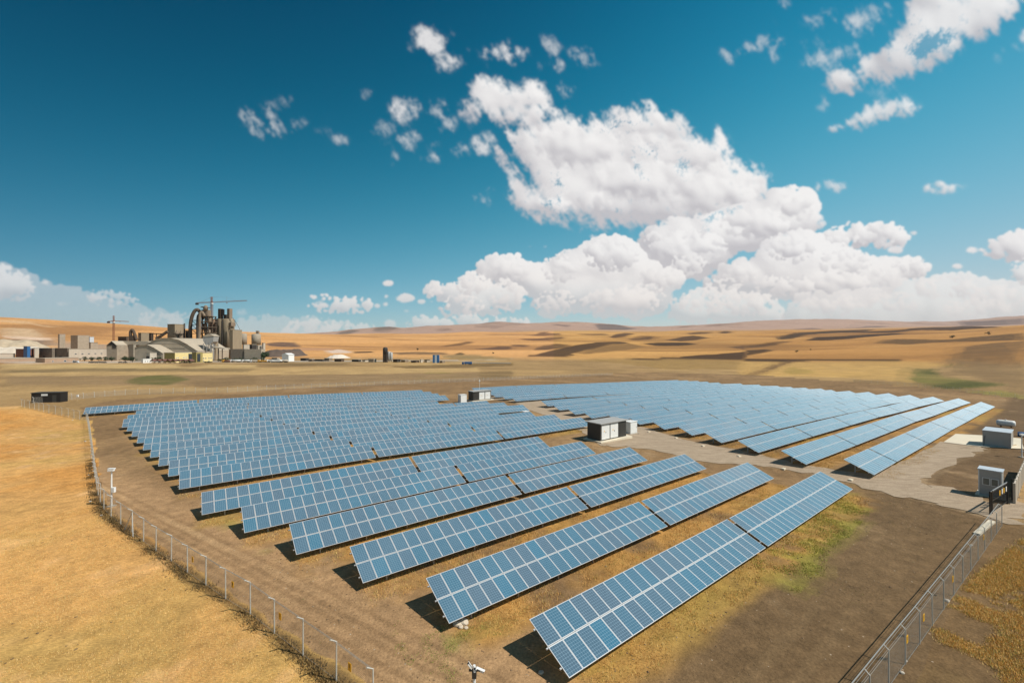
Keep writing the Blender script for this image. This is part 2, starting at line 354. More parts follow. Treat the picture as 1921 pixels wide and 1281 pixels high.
# left perimeter fence line, traced on the ground
FENCE_PX = [(700,1335),(633.5,1278.5),(566.6,1227.7),(512.4,1186),(463.8,1147),(422.3,1122.4),(384.8,1096.2),(349.8,1072.5),(319.8,1051.2),(296,1036),(268.6,1014.9),(246.1,997.4),(226.9,983.6),(209.4,969.9),(196,957),(188.5,943),(183,925),(179.5,905),(176.5,885),(174,862),(171.5,842),(169.3,824),(167,808),(164,790)]
FENCE_PX2 = [(164,790),(152.4,788),(140,785.5),(127.4,782.5),(116.2,780),(105,777.5),(93.7,775.5),(83.7,773),(73.7,770.5),(63.7,767.8),(54,766),(45,764.5),(37.5,761.5)]
FENCE_L = [tuple(hit(*p)) for p in FENCE_PX]; FENCE_L2 = [tuple(hit(*p)) for p in FENCE_PX2]
print('fence', np.round(FENCE_L[0], 1), np.round(FENCE_L[-1], 1), np.round(FENCE_L2[-1], 1))
pA = lambda p, a: np.array([p*N[0]+a*U[0], p*N[1]+a*U[1]])
# ---- rows of solar tables:  (perp of the upper edge, along of the left end, number of tables, columns of the last one)
MODW = 1.012; TL_ = 22*MODW-.02; PITCHT = 22.68
ROWS = []
for k in range(1, 7): ROWS.append(('near', k, -18.1-7.05*(k-1), [14.85,12.0,9.23,6.36,3.53,.65][k-1], [22, 22]))
st = [-1.3,-2.5,-3.8,-5.1,-6.4,-7.7,-9.0,-10.3,-11.7,-11.7,-10.9,-10.2,-21.5]
for k in range(7, 20):
    cols = [22, 22, 22] if k < 10 else [22, 22, 18] if k == 10 else [22, 22, 22, 11]
    if k == 19: cols = [22, 22, 22, 22]
    if k in (14, 15): cols = [22, 22, 22]
    ROWS.append(('near', k, -18.1-7.05*(k-1)-3.0, st[k-7], cols))
sr = [68.3,67.3,69.5,72.2,75.2,77,78.4,79.4,78.6,80,81,83]
for k in range(1, 13): ROWS.append(('far', k, -18.1-7.05*(k-1), sr[k-1], ([11]+[22]*5+[15]) if k == 1 else [22]*7+([10] if 9 <= k <= 12 else [])))
ROWS.append(('far', 13, -102.7, 133., [22]*5))
for k in range(14, 20): ROWS.append(('far', k, -18.1-7.05*(k-1), 82+1.0*(k-14)+(2 if k > 16 else 0), [22]*(7 if k < 15 else 6)+([11] if k >= 15 else [])))
def build_ground():
    py = np.arange(1700, 659, -1.35); rn = EYE*F/(py-HZ)
    rn = np.r_[[.3, 2, 5, 8, 11], rn[rn > 12]]
    rf = np.exp(np.arange(math.log(rn[-1])+.009, math.log(14500), .0088))
    rr = np.r_[rn, rf]
    px = np.arange(-640, 2570, 3.0); ph = np.arctan((px-960.5)/F)
    ph = np.r_[ph, np.linspace(ph[-1], 2*math.pi+ph[0], 34)[1:-1]]
    nr, npn = len(rr), len(ph)
    RRm, PH = np.meshgrid(rr, ph, indexing='ij'); X = (RRm*np.sin(PH)).ravel(); Y = (RRm*np.cos(PH)).ravel()
    Z = H(X, Y); D = RRm.ravel()
    jit = RNG.random(len(X))
    Z2 = Z
    idx = np.arange(nr*npn).reshape(nr, npn)
    a = idx[:-1]; b = np.roll(idx, -1, 1)[:-1]; c = np.roll(idx, -1, 1)[1:]; d = idx[1:]
    faces = np.stack([a, d, c, b], -1).reshape(-1, 4)
    me = bpy.data.meshes.new('ground')
    me.vertices.add(len(X)); me.vertices.foreach_set('co', np.stack([X, Y, Z2+EYE], 1).ravel())
    nf = len(faces); me.loops.add(nf*4); me.loops.foreach_set('vertex_index', faces.ravel().astype(np.int32))
    me.polygons.add(nf); me.polygons.foreach_set('loop_start', np.arange(0, nf*4, 4, dtype=np.int32)); me.polygons.foreach_set('loop_total', np.full(nf, 4, np.int32))
    me.polygons.foreach_set('use_smooth', np.ones(nf, bool)); me.update(calc_edges=True)
    # ---- colours of the soils, crops and grass, with cloud shade and hill shading painted in
    C = np.zeros((len(X), 4)); C[:, :3] = TAN
    n1 = fbm(X/90, Y/90, 4, 21); n2 = fbm(X/14, Y/14, 4, 31); n3 = fbm(X/3., Y/3., 3, 41); n0 = fbm(X/420, Y/260, 4, 51)
    def mixc(w, col):
        w = np.clip(w, 0, 1)[:, None]; C[:, :3] = C[:, :3]*(1-w)+np.array(col)*w
    hillw = sstep(620, 900, D)
    mixc(hillw, (.50,.285,.105)); mixc(hillw*sstep(.0, .5, n0)*.6, (.40,.225,.085)); mixc(hillw*sstep(.1, .6, -n0)*.5, (.58,.37,.16))
    mixc((1-hillw)*sstep(.05, .5, n1)*.7, (.25,.17,.09)); mixc((1-hillw)*sstep(.1, .55, -n1)*.6, (.40,.28,.15))
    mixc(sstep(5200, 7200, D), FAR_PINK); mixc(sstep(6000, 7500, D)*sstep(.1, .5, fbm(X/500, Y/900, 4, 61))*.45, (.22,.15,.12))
    wx = X+fbm(X/(4+D*.03), Y/(4+D*.03), 3, 71)*D*.006; wy = Y+fbm(X/(4+D*.03), Y/(4+D*.03), 3, 81)*D*.012
    st1 = fbm(X/260, Y/24, 4, 131); st2 = fbm(X/900, Y/90, 4, 141)
    mixc((1-hillw)*(D > 120)*sstep(.0, .5, st1)*.45, (.22,.15,.08)); mixc((1-hillw)*(D > 120)*sstep(.05, .5, -st1)*.5, (.46,.32,.16))
    st3 = fbm(X/520+.15, Y/520, 3, 5, .4); st4 = fbm(X/650, Y/300, 4, 147)
    mixc(hillw*(D < 5600)*sstep(.05, .5, -st3+.4*st2)*.75, (.27,.15,.06)); mixc(hillw*(D < 5600)*sstep(.1, .5, st4)*.5, (.36,.20,.075)); mixc(hillw*(D < 5600)*sstep(.05, .45, st3-.3*st2)*.5, (.62,.37,.15))  # hollows browner, crests golden: rolling light and shade put into the colour
    JIT = [(np.cos(a)*r_, np.sin(a)*r_) for a, r_ in ((.3, .25), (1.6, .6), (2.8, .9), (4.1, .5), (5.3, 1.), (0., 0.), (3.6, .2))]
    JF = [(fbm(X/(9+D*.05)+7*i, Y/(9+D*.05)-5*i, 2, 151+i)) for i in range(3)]
    def soft(poly, dmin, amt):
        q = [tuple(hit(*p, dmin=dmin)) for p in dens(poly)]; a = np.array(q); m = (X > a[:, 0].min()-D*.03) & (X < a[:, 0].max()+D*.03) & (Y > a[:, 1].min()-D*.06) & (Y < a[:, 1].max()+D*.06)
        idx = np.where(m)[0]; w = np.zeros(len(X)); acc = np.zeros(len(idx))
        for i, (jx, jy) in enumerate(JIT):
            acc += inside(wx[idx]+(jx+JF[i % 3][idx]*.6)*D[idx]*.009*amt, wy[idx]+(jy+JF[(i+1) % 3][idx]*.6)*D[idx]*.020*amt, q)
        w[idx] = acc/len(JIT); return w
    for poly, col in FIELDS_AND_SHADE:
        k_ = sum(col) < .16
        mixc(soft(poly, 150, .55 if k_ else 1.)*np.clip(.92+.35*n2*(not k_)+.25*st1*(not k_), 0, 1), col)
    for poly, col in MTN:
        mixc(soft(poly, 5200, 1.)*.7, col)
    # ---- the fenced solar field
    P = X*N[0]+Y*N[1]; A = X*U[0]+Y*U[1]
    yard = dens(FENCE_L + [tuple(hit(*p)) for p in [(150,765),(200,752),(500,731),(880,712),(1200,698),(1430,704),(1620,718),(1800,733),(1921,748)]] + [(230,170), tuple(pA(-4.0, 200)), tuple(pA(-4.2, 0)), tuple(pA(-4.6, -12)), (2, 4), (-3, 12)], 3)
    yw = inside(X+n3*.25, Y+n2*.35, yard).astype(float)
    mixc(yw, SOIL); mixc(yw*sstep(-.1, .5, n2+.3*n1)*.7, DIRT); mixc(yw*sstep(.15, .5, n3)*.35, (.145,.098,.06))
    # dirt by the left ends is paler and smoother, the open ground at the right is darker soil with some cloud shade and vignette painted in
    le = 14.85+.40*(P+18.1)
    mixc(yw*(1-sstep(-3, 5, A-le+1.5*n2))*.85*(P < -12), (.41,.27,.165)); mixc(yw*(1-sstep(-3, 5, A-le))*sstep(.1, .5, n2)*.35*(P < -12), (.31,.20,.12))
    mixc(yw*sstep(-15.5, -12.5, P+n2*1.2)*sstep(12, 24, A+3*n2)*.8, (.150,.103,.062)); mixc(yw*sstep(-14.5, -12.5, P)*sstep(.05, .5, n1+.5*n2)*.4, (.12,.078,.045))
    mixc(yw*sstep(60, 66, A)*sstep(-17, -13, P+n2)*.6, (.135,.09,.055))
    grass = np.zeros(len(X))
    # wheel ruts along the left ends of the rows and at the right of the front row
    for off, wd_ in ((-3.0, .32), (-4.7, .32), (-6.4, .28)):
        d_ = np.abs(A-le-off-.5*n1-.25*n2); ru = (1-sstep(wd_*.5, wd_*1.5, d_+.1*n3))*yw*(P < -14)*(P > -150)
        mixc(ru*sstep(-.4, .3, n2)*.55, (.46,.32,.20)); mixc((1-sstep(.1, .3, np.abs(d_-wd_*1.6)))*yw*(P < -14)*(P > -150)*.35, (.20,.125,.07))
    for off in (-8.6, -10.2):
        d_ = np.abs(P-off-.6*n1-.3*n2); ru = (1-sstep(.15, .5, d_+.1*n3))*yw*(A > 14)*(A < 66); mixc(ru*sstep(-.3, .4, n2)*.4, (.20,.14,.085))
    trk = [tuple(hit(*p)) for p in dens(TRACK)]; tw = sum(inside(X+n3*.35+jx*.9, Y+n3*.35+jy*1.1, trk) for jx, jy in JIT)/len(JIT); mixc(tw*.85, (.33,.25,.175))
    mixc(yw*sstep(.35, .6, n3)*sstep(-.1, .3, n2)*.4, (.36,.26,.17))
    for blk, k, p0, a0, cols in ROWS:
        Lr = PITCHT*(sum(cols)/22.)
        e = sstep(a0-.8+n3, a0+1.2+n3, A)*(1-sstep(a0+Lr-1.5, a0+Lr+.3, A+n3))
        dp = P-p0
        s = sstep(-.3, .5, dp+.4*n3)*(1-sstep(4.5, 6.2, dp+.7*n2+.5*n3))*e
        nearrow = 1.0 if blk == 'near' and k <= 4 else .75
        mixc(yw*s*nearrow*sstep(-.55, .05, n2*.6+n3*.7), (.40,.235,.085))
        mixc(yw*s*sstep(.0, .5, n2)*.45, (.30,.24,.075))
        grass = np.maximum(grass, yw*s)
    # green-yellow patches
    for poly, col, wt in [([(1395,1040),(1470,1000),(1520,960),(1580,935),(1640,955),(1600,1000),(1540,1040),(1540,1080),(1500,1110),(1450,1090),(1420,1080)], (.28,.27,.055), .75),
                      ([(1330,1100),(1420,1020),(1500,950),(1600,905),(1620,925),(1520,985),(1440,1040),(1360,1110),(1250,1160),(1150,1250),(1090,1281),(1110,1230),(1230,1150)], (.33,.25,.07), .8),
                      ([(800,1165),(900,1165),(960,1180),(870,1190),(850,1230),(825,1225),(790,1200),(760,1190)], (.20,.21,.05), .8),
                      ([(700,1110),(740,1095),(760,1130),(720,1140)], (.22,.22,.06), .5), ([(470,1030),(540,1030),(600,1050),(560,1065),(480,1045)], (.26,.25,.07), .5), ([(420,975),(450,965),(470,975),(440,990)], (.30,.26,.07), .7)]:
        q_ = [tuple(hit(*p)) for p in dens(poly)]; w = sum(inside(X+n3*.5+jx*1.3+n2*.8, Y+n2*.9+jy*1.3, q_) for jx, jy in JIT)/len(JIT)
        mixc(w*wt*sstep(-.25, .35, n3+.5*n2), col)
    # ---- dry grass outside the left fence
    lg = [tuple(p) for p in FENCE_L+FENCE_L2[1:]] + [(-160,100), (-160,-60), (-30,-60), (-5,3)]
    lw = inside(X-.45+n3*.5, Y-.3+n3*.3, dens(lg, 2))*1.0
    mixc(lw, (.56,.345,.125)); mixc(lw*sstep(.0, .5, n2)*.75, (.52,.265,.068)); mixc(lw*sstep(.05, .5, -n2+.4*n1)*.6, (.49,.36,.12)); mixc(lw*sstep(.25, .7, n1+.5*n3)*.5, (.33,.215,.10)); mixc(lw*sstep(.3, .6, n3-.4*n2)*.4, (.68,.46,.23))
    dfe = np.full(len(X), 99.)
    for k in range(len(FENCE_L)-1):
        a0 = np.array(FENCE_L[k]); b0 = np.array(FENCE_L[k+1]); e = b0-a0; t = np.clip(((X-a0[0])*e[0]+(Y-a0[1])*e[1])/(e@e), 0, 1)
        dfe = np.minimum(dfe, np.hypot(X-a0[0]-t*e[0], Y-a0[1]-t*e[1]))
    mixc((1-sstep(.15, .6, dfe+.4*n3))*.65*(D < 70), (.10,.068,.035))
    # ---- outside the right fence
    rw = ((P > -4.7+.25*n3) & (A < 62) & (Y > 3)).astype(float)
    mixc(rw, (.17,.112,.062)); gp = sstep(-.05, .25, fbm(X/5.5+3, Y/5.5, 4, 91)+.25*n3)*(1-sstep(.3, 2.2, -(P-2.2))); mixc(rw*gp*(1-.55*sstep(36, 44, A)), (.55,.315,.09)); mixc(rw*sstep(.1, .5, n2)*.4, (.22,.20,.055))
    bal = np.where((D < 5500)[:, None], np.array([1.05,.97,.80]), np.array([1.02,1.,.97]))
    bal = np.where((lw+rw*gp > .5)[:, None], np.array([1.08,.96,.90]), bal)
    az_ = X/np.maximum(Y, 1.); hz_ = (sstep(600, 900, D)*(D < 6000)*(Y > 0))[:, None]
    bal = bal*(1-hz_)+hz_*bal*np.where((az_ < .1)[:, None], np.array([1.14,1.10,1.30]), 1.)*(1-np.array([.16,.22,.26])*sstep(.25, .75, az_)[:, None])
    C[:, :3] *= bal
    C[:, :3] = np.clip(C[:, :3]*(1+.10*n3[:, None]*(D < 150)[:, None]+.08*n2[:, None]), .01, .9)
    C[:, 3] = np.clip(np.maximum(grass*.8, np.maximum(lw, rw*gp)), 0, 1)
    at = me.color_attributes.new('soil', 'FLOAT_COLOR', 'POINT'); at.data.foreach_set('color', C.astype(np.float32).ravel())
    # ---- material
    m = bpy.data.materials.new('ground'); m.use_nodes = True; nt = m.node_tree; L = nt.links; b = nt.nodes['Principled BSDF']
    b.inputs['Roughness'].default_value = .95; b.inputs['Specular IOR Level'].default_value = .15
    at = nt.nodes.new('ShaderNodeAttribute'); at.attribute_name = 'soil'
    geo = nt.nodes.new('ShaderNodeNewGeometry')
    def noise(scale, detail, rough=.6, vec=None):
        n = nt.nodes.new('ShaderNodeTexNoise'); n.inputs['Scale'].default_value = scale; n.inputs['Detail'].default_value = detail; n.inputs['Roughness'].default_value = rough
        L.new(vec or geo.outputs['Position'], n.inputs['Vector']); return n.outputs['Fac']
    def maprange(v, a, b_, c, d_):
        n = nt.nodes.new('ShaderNodeMapRange'); L.new(v, n.inputs['Value'])
        for i, q in zip(('From Min', 'From Max', 'To Min', 'To Max'), (a, b_, c, d_)): n.inputs[i].default_value = q
        return n.outputs['Result']
    def math_(op, a, b_):
        n = nt.nodes.new('ShaderNodeMath'); n.operation = op
        for i, q in enumerate((a, b_)):
            if isinstance(q, (int, float)): n.inputs[i].default_value = q
            else: L.new(q, n.inputs[i])
        return n.outputs[0]
    f1 = maprange(noise(6.5, 8, .72), .28, .72, .62, 1.34)          # clods
    f2 = maprange(noise(.9, 6, .65), .3, .7, .74, 1.22)
    f3 = maprange(noise(.06, 6, .6), .3, .7, .85, 1.14)
    mp = nt.nodes.new('ShaderNodeMapping'); mp.inputs['Rotation'].default_value = (0, 0, R(28)); mp.inputs['Scale'].default_value = (4, 15, 9)
    L.new(geo.outputs['Position'], mp.inputs['Vector'])
    f4 = maprange(noise(1., 7, .75, mp.outputs['Vector']), .3, .7, .55, 1.4)  # grass streaks
    g = at.outputs['Alpha']
    fine = nt.nodes.new('ShaderNodeMix'); L.new(g, fine.inputs['Factor']); L.new(f1, fine.inputs['A']); L.new(f4, fine.inputs['B'])
    k = math_('MULTIPLY', math_('MULTIPLY', fine.outputs['Result'], f2), f3)
    mx = nt.nodes.new('ShaderNodeMix'); mx.data_type = 'RGBA'; mx.blend_type = 'MULTIPLY'; mx.inputs['Factor'].default_value = 1
    L.new(at.outputs['Color'], mx.inputs['A']); L.new(k, mx.inputs['B']); 
    # scattered pale stones
    vo = nt.nodes.new('ShaderNodeTexVoronoi'); vo.inputs['Scale'].default_value = 1.6; L.new(geo.outputs['Position'], vo.inputs['Vector'])
    stn = math_('MULTIPLY', math_('LESS_THAN', vo.outputs['Distance'], .075), math_('GREATER_THAN', noise(.9, 2), .5))
    mx2 = nt.nodes.new('ShaderNodeMix'); mx2.data_type = 'RGBA'; L.new(math_('MULTIPLY', stn, math_('SUBTRACT', 1, g)), mx2.inputs['Factor'])
    L.new(mx.outputs['Result'], mx2.inputs['A']); mx2.inputs['B'].default_value = (.42,.33,.24,1)
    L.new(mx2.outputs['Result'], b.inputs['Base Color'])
    bp = nt.nodes.new('ShaderNodeBump'); bp.inputs['Distance'].default_value = .10; bp.inputs['Strength'].default_value = .75
    hgt = math_('ADD', math_('MULTIPLY', noise(5.5, 7, .68), 1.0), math_('MULTIPLY', noise(.8, 4), 1.2))
    L.new(hgt, bp.inputs['Height']); L.new(bp.outputs['Normal'], b.inputs['Normal'])
    me.materials.append(m)
    o = link('ground', me); structure(o); print('ground verts', len(X)); return o
ground = build_ground()

def drape(name, poly_px, material, lift=.04, step=.8, wig=.25, world=None):
    """a sheet laid on the terrain inside a traced outline"""
    P = world or [tuple(hit(*p)) for p in dens(poly_px, 6)]
    P = [(x+wig*(vnoise(np.array(x*.9), np.array(y*.9), 5)-.5)*2, y+wig*(vnoise(np.array(x*.9), np.array(y*.9), 6)-.5)*2) for x, y in P]
    a = np.array(P); x0, y0 = a.min(0); x1, y1 = a.max(0)
    gxs, gys = np.meshgrid(np.arange(x0, x1, step), np.arange(y0, y1, step)); gxs, gys = gxs.ravel(), gys.ravel()
    ins = inside(gxs, gys, P); pts = [Vector(p) for p in P] + [Vector((x, y)) for x, y in zip(gxs[ins], gys[ins])]
    n = len(P); v, e, f, *_ = delaunay_2d_cdt(pts, [(i, (i+1) % n) for i in range(n)], [], 1, 1e-4)
    vx = np.array([q.x for q in v]); vy = np.array([q.y for q in v]); vz = H(vx, vy)+EYE+lift
    me = bpy.data.meshes.new(name); me.from_pydata(np.stack([vx, vy, vz], 1).tolist(), [], [tuple(q) for q in f])
    me.materials.append(material); me.polygons.foreach_set('use_smooth', [True]*len(me.polygons)); me.update()
    bm = bmesh.new(); bm.from_mesh(me); bmesh.ops.recalc_face_normals(bm, faces=bm.faces)
    if sum(q.normal.z for q in bm.faces) < 0: bmesh.ops.reverse_faces(bm, faces=bm.faces)
    bm.to_mesh(me); bm.free()
    return structure(link(name, me))

# ------------------------------------------------------------------ materials
M_FRAME = mat('anodised_frame', (.72,.73,.74), .4, .35)
M_STEEL = mat('galvanised_steel', (.46,.47,.47), .5, .55, noise=.12, nscale=4)
M_WHITE = mat('white_paint', (.74,.74,.72), .55, noise=.06, nscale=1.5, streak=.3)
M_OFFWHITE = mat('off_white_wall', (.50,.44,.36), .8, noise=.16, nscale=.35, streak=.25)
M_CONC = mat('concrete', (.36,.305,.235), .9, noise=.2, nscale=.25, bump=.2, bscale=3)
M_CONC2 = mat('tan_concrete', (.31,.245,.165), .9, noise=.2, nscale=.16, streak=.3)
M_PINK = mat('pinkish_concrete', (.40,.27,.185), .9, noise=.18, nscale=.12, streak=.25)
M_DUST = mat('dusty_steel', (.11,.078,.055), .85, .1, noise=.3, nscale=.35)
M_DUSTL = mat('pale_dusty_steel', (.25,.19,.135), .85, .1, noise=.22, nscale=.3)
M_DARK = mat('dark_steel', (.055,.048,.042), .7, .2, noise=.3, nscale=.5)
M_BLACK = mat('black_paint_and_shade', (.012,.012,.013), .45)
M_CHAR = mat('charcoal_panel', (.045,.043,.038), .55, noise=.1, nscale=1)
M_GREY = mat('grey_sheet', (.37,.365,.35), .55, noise=.08, nscale=.8, streak=.3)
M_ROOFB = mat('bluish_sheet', (.50,.55,.60), .45, noise=.06, nscale=.6)
M_ROOF = mat('dusty_roof', (.43,.365,.28), .85, noise=.16, nscale=.12)
M_YELLOW = mat('yellow_render', (.74,.60,.28), .8, noise=.08, nscale=.3)
M_OLIVE = mat('olive_render', (.33,.27,.10), .85, noise=.1, nscale=.3)
M_RUST = mat('rust_brown', (.20,.085,.055), .8, noise=.25, nscale=.6)
M_REDROOF = mat('reddish_canopy', (.17,.075,.055), .75, noise=.15, nscale=.5)
M_CRANE = mat('crane_paint', (.26,.11,.06), .6)
M_GLASSD = mat('dark_glazing', (.04,.05,.06), .12, spec=.6)
M_PANE = mat('booth_glazing', (.16,.17,.15), .1, spec=.6)
M_BRICK = mat('grey_block', (.19,.155,.12), .95, noise=.3, nscale=.5)
M_SIGN = mat('warning_yellow', (.80,.42,.02), .5)
M_BLUE = mat('blue_paint', (.03,.13,.32), .5)
M_ORANGE = mat('orange_paint', (.70,.36,.05), .5)
M_TYRE = mat('tyre_rubber', (.02,.02,.02), .85)
M_STONE = mat('pale_stone', (.55,.47,.37), .9, noise=.2, nscale=3, bump=.4, bscale=6)
M_HEAP = mat('crushed_stone', (.46,.37,.26), .95, noise=.25, nscale=.12, bump=.5, bscale=.5)
M_HEAPD = mat('dark_spoil', (.105,.075,.058), .95, noise=.25, nscale=.12, bump=.5, bscale=.5)
M_LEAF = mat('dark_foliage', (.035,.055,.02), .8, noise=.35, nscale=.7)
M_LEAF2 = mat('olive_foliage', (.06,.075,.03), .8, noise=.35, nscale=.7)
M_BARK = mat('bark', (.09,.06,.04), .9)
M_WOOD = mat('pale_timber', (.45,.33,.18), .8, noise=.2, nscale=2)
M_SLAB = mat('pale_slab', (.68,.60,.46), .85, noise=.08, nscale=.4, bump=.1, bscale=4)

def gravel_mat(name, a, b_):
    m = mat(name, a, .95, spec=.15); nt = m.node_tree; L = nt.links; b = nt.nodes['Principled BSDF']
    g = nt.nodes.new('ShaderNodeNewGeometry'); mp = nt.nodes.new('ShaderNodeMapping'); mp.inputs['Rotation'].default_value = (0, 0, R(-20)); mp.inputs['Scale'].default_value = (.5, 1.8, 1)
    L.new(g.outputs['Position'], mp.inputs['Vector'])
    n = nt.nodes.new('ShaderNodeTexNoise'); n.inputs['Scale'].default_value = .9; n.inputs['Detail'].default_value = 8; n.inputs['Roughness'].default_value = .7; L.new(mp.outputs['Vector'], n.inputs['Vector'])
    n2 = nt.nodes.new('ShaderNodeTexNoise'); n2.inputs['Scale'].default_value = 7; n2.inputs['Detail'].default_value = 6; n2.inputs['Roughness'].default_value = .75; L.new(g.outputs['Position'], n2.inputs['Vector'])
    mt = nt.nodes.new('ShaderNodeMath'); mt.operation = 'ADD'; L.new(n.outputs['Fac'], mt.inputs[0]); L.new(n2.outputs['Fac'], mt.inputs[1])
    cr = nt.nodes.new('ShaderNodeValToRGB'); cr.color_ramp.elements[0].position = .36; cr.color_ramp.elements[1].position = .62
    cr.color_ramp.elements[0].color = (*b_, 1); cr.color_ramp.elements[1].color = (*a, 1)
    mh = nt.nodes.new('ShaderNodeMath'); mh.operation = 'MULTIPLY'; mh.inputs[1].default_value = .5; L.new(mt.outputs[0], mh.inputs[0]); L.new(mh.outputs[0], cr.inputs['Fac'])
    L.new(cr.outputs['Color'], b.inputs['Base Color'])
    bp = nt.nodes.new('ShaderNodeBump'); bp.inputs['Strength'].default_value = .6; bp.inputs['Distance'].default_value = .08; L.new(n2.outputs['Fac'], bp.inputs['Height']); L.new(bp.outputs['Normal'], b.inputs['Normal'])
    return m
M_GRAVEL = gravel_mat('track_gravel', (.47,.365,.26), (.25,.185,.125))
drape('gravel_track', TRACK, M_GRAVEL, lift=.05, step=.9, wig=.9)
drape('road', [(-60,678.6),(150,678.2),(480,677.6),(700,676.8),(860,675.5),(860,676.6),(700,678.0),(480,679.0),(150,680.2),(-60,680.8)], mat('pale_road', (.50,.42,.34), .9, noise=.12, nscale=.05), lift=.3, step=9, wig=0)

# ------------------------------------------------------------------ solar tables
def cell_material():
    m = bpy.data.materials.new('solar_cells'); m.use_nodes = True; nt = m.node_tree; L = nt.links; b = nt.nodes['Principled BSDF']
    uv = nt.nodes.new('ShaderNodeUVMap'); uv.uv_map = 'UVMap'
    sp = nt.nodes.new('ShaderNodeSeparateXYZ'); L.new(uv.outputs['UV'], sp.inputs[0])
    def M(op, a, c):
        n = nt.nodes.new('ShaderNodeMath'); n.operation = op
        for i, q in enumerate((a, c)):
            if q is None: continue
            if isinstance(q, (int, float)): n.inputs[i].default_value = q
            else: L.new(q, n.inputs[i])
        return n.outputs[0]
    fx = M('FRACT', M('MULTIPLY', sp.outputs['X'], 6.), None); fy = M('FRACT', M('MULTIPLY', sp.outputs['Y'], 10.), None)
    ex = M('ABSOLUTE', M('SUBTRACT', fx, .5), None); ey = M('ABSOLUTE', M('SUBTRACT', fy, .5), None)
    line = M('MAXIMUM', M('GREATER_THAN', ex, .458), M('GREATER_THAN', ey, .458))
    bus = M('LESS_THAN', M('ABSOLUTE', M('SUBTRACT', ex, .2), None), .012)
    pane = M('FLOOR', sp.outputs['X'], None); oi = nt.nodes.new('ShaderNodeObjectInfo')
    # one tone per module: whole numbers of the UV name the module, the object adds its own chance
    cv = nt.nodes.new('ShaderNodeCombineXYZ'); L.new(pane, cv.inputs[0]); L.new(M('FLOOR', sp.outputs['Y'], None), cv.inputs[1]); L.new(M('MULTIPLY', oi.outputs['Random'], 97.), cv.inputs[2])
    wn = nt.nodes.new('ShaderNodeTexWhiteNoise'); wn.noise_dimensions = '3D'; L.new(cv.outputs[0], wn.inputs['Vector'])
    cr = nt.nodes.new('ShaderNodeValToRGB'); e = cr.color_ramp.elements
    e[0].position = 0; e[0].color = (.062,.105,.150,1); e[1].position = 1; e[1].color = (.022,.135,.220,1)
    for p, c in ((.3, (.052,.112,.165,1)), (.65, (.038,.118,.182,1)), (.93, (.030,.125,.195,1))):
        q = e.new(p); q.color = c
    L.new(wn.outputs['Value'], cr.inputs['Fac'])
    geo = nt.nodes.new('ShaderNodeNewGeometry')
    ns = nt.nodes.new('ShaderNodeTexNoise'); ns.inputs['Scale'].default_value = 9; ns.inputs['Detail'].default_value = 2; L.new(geo.outputs['Position'], ns.inputs['Vector'])
    mr = nt.nodes.new('ShaderNodeMapRange'); L.new(ns.outputs['Fac'], mr.inputs['Value']); mr.inputs['To Min'].default_value = .8; mr.inputs['To Max'].default_value = 1.2
    mu = nt.nodes.new('ShaderNodeMix'); mu.data_type = 'RGBA'; mu.blend_type = 'MULTIPLY'; mu.inputs['Factor'].default_value = 1; L.new(cr.outputs['Color'], mu.inputs['A']); L.new(mr.outputs['Result'], mu.inputs['B'])
    mx = nt.nodes.new('ShaderNodeMix'); mx.data_type = 'RGBA'; L.new(M('MAXIMUM', line, M('MULTIPLY', bus, .45)), mx.inputs['Factor']); L.new(mu.outputs['Result'], mx.inputs['A']); mx.inputs['B'].default_value = (.23,.34,.43,1)
    L.new(mx.outputs['Result'], b.inputs['Base Color'])
    b.inputs['Roughness'].default_value = .14; b.inputs['IOR'].default_value = 1.75; b.inputs['Specular IOR Level'].default_value = .5
    # thin film of dust, tinted pale blue to paint in sky reflection; denser at a slanting view
    dd = nt.nodes.new('ShaderNodeVectorMath'); dd.operation = 'DOT_PRODUCT'; L.new(geo.outputs['Normal'], dd.inputs[0]); L.new(geo.outputs['Incoming'], dd.inputs[1])
    cosv = M('MAXIMUM', M('ABSOLUTE', dd.outputs['Value'], None), .04)
    nd = nt.nodes.new('ShaderNodeTexNoise'); nd.inputs['Scale'].default_value = .5; nd.inputs['Detail'].default_value = 4; L.new(geo.outputs['Position'], nd.inputs['Vector'])
    film = M('SUBTRACT', 1., M('EXPONENT', M('DIVIDE', M('MULTIPLY', M('ADD', nd.outputs['Fac'], .5), -.027), M('POWER', cosv, 1.7)), None))
    db = nt.nodes.new('ShaderNodeBsdfDiffuse'); db.inputs['Color'].default_value = (.47,.60,.68,1)
    ms_ = nt.nodes.new('ShaderNodeMixShader'); out = nt.nodes['Material Output']; L.new(film, ms_.inputs[0]); L.new(b.outputs[0], ms_.inputs[1]); L.new(db.outputs[0], ms_.inputs[2]); L.new(ms_.outputs[0], out.inputs['Surface'])
    return m
M_CELL = cell_material()
MW, ML, FR = .992, 1.65, .03
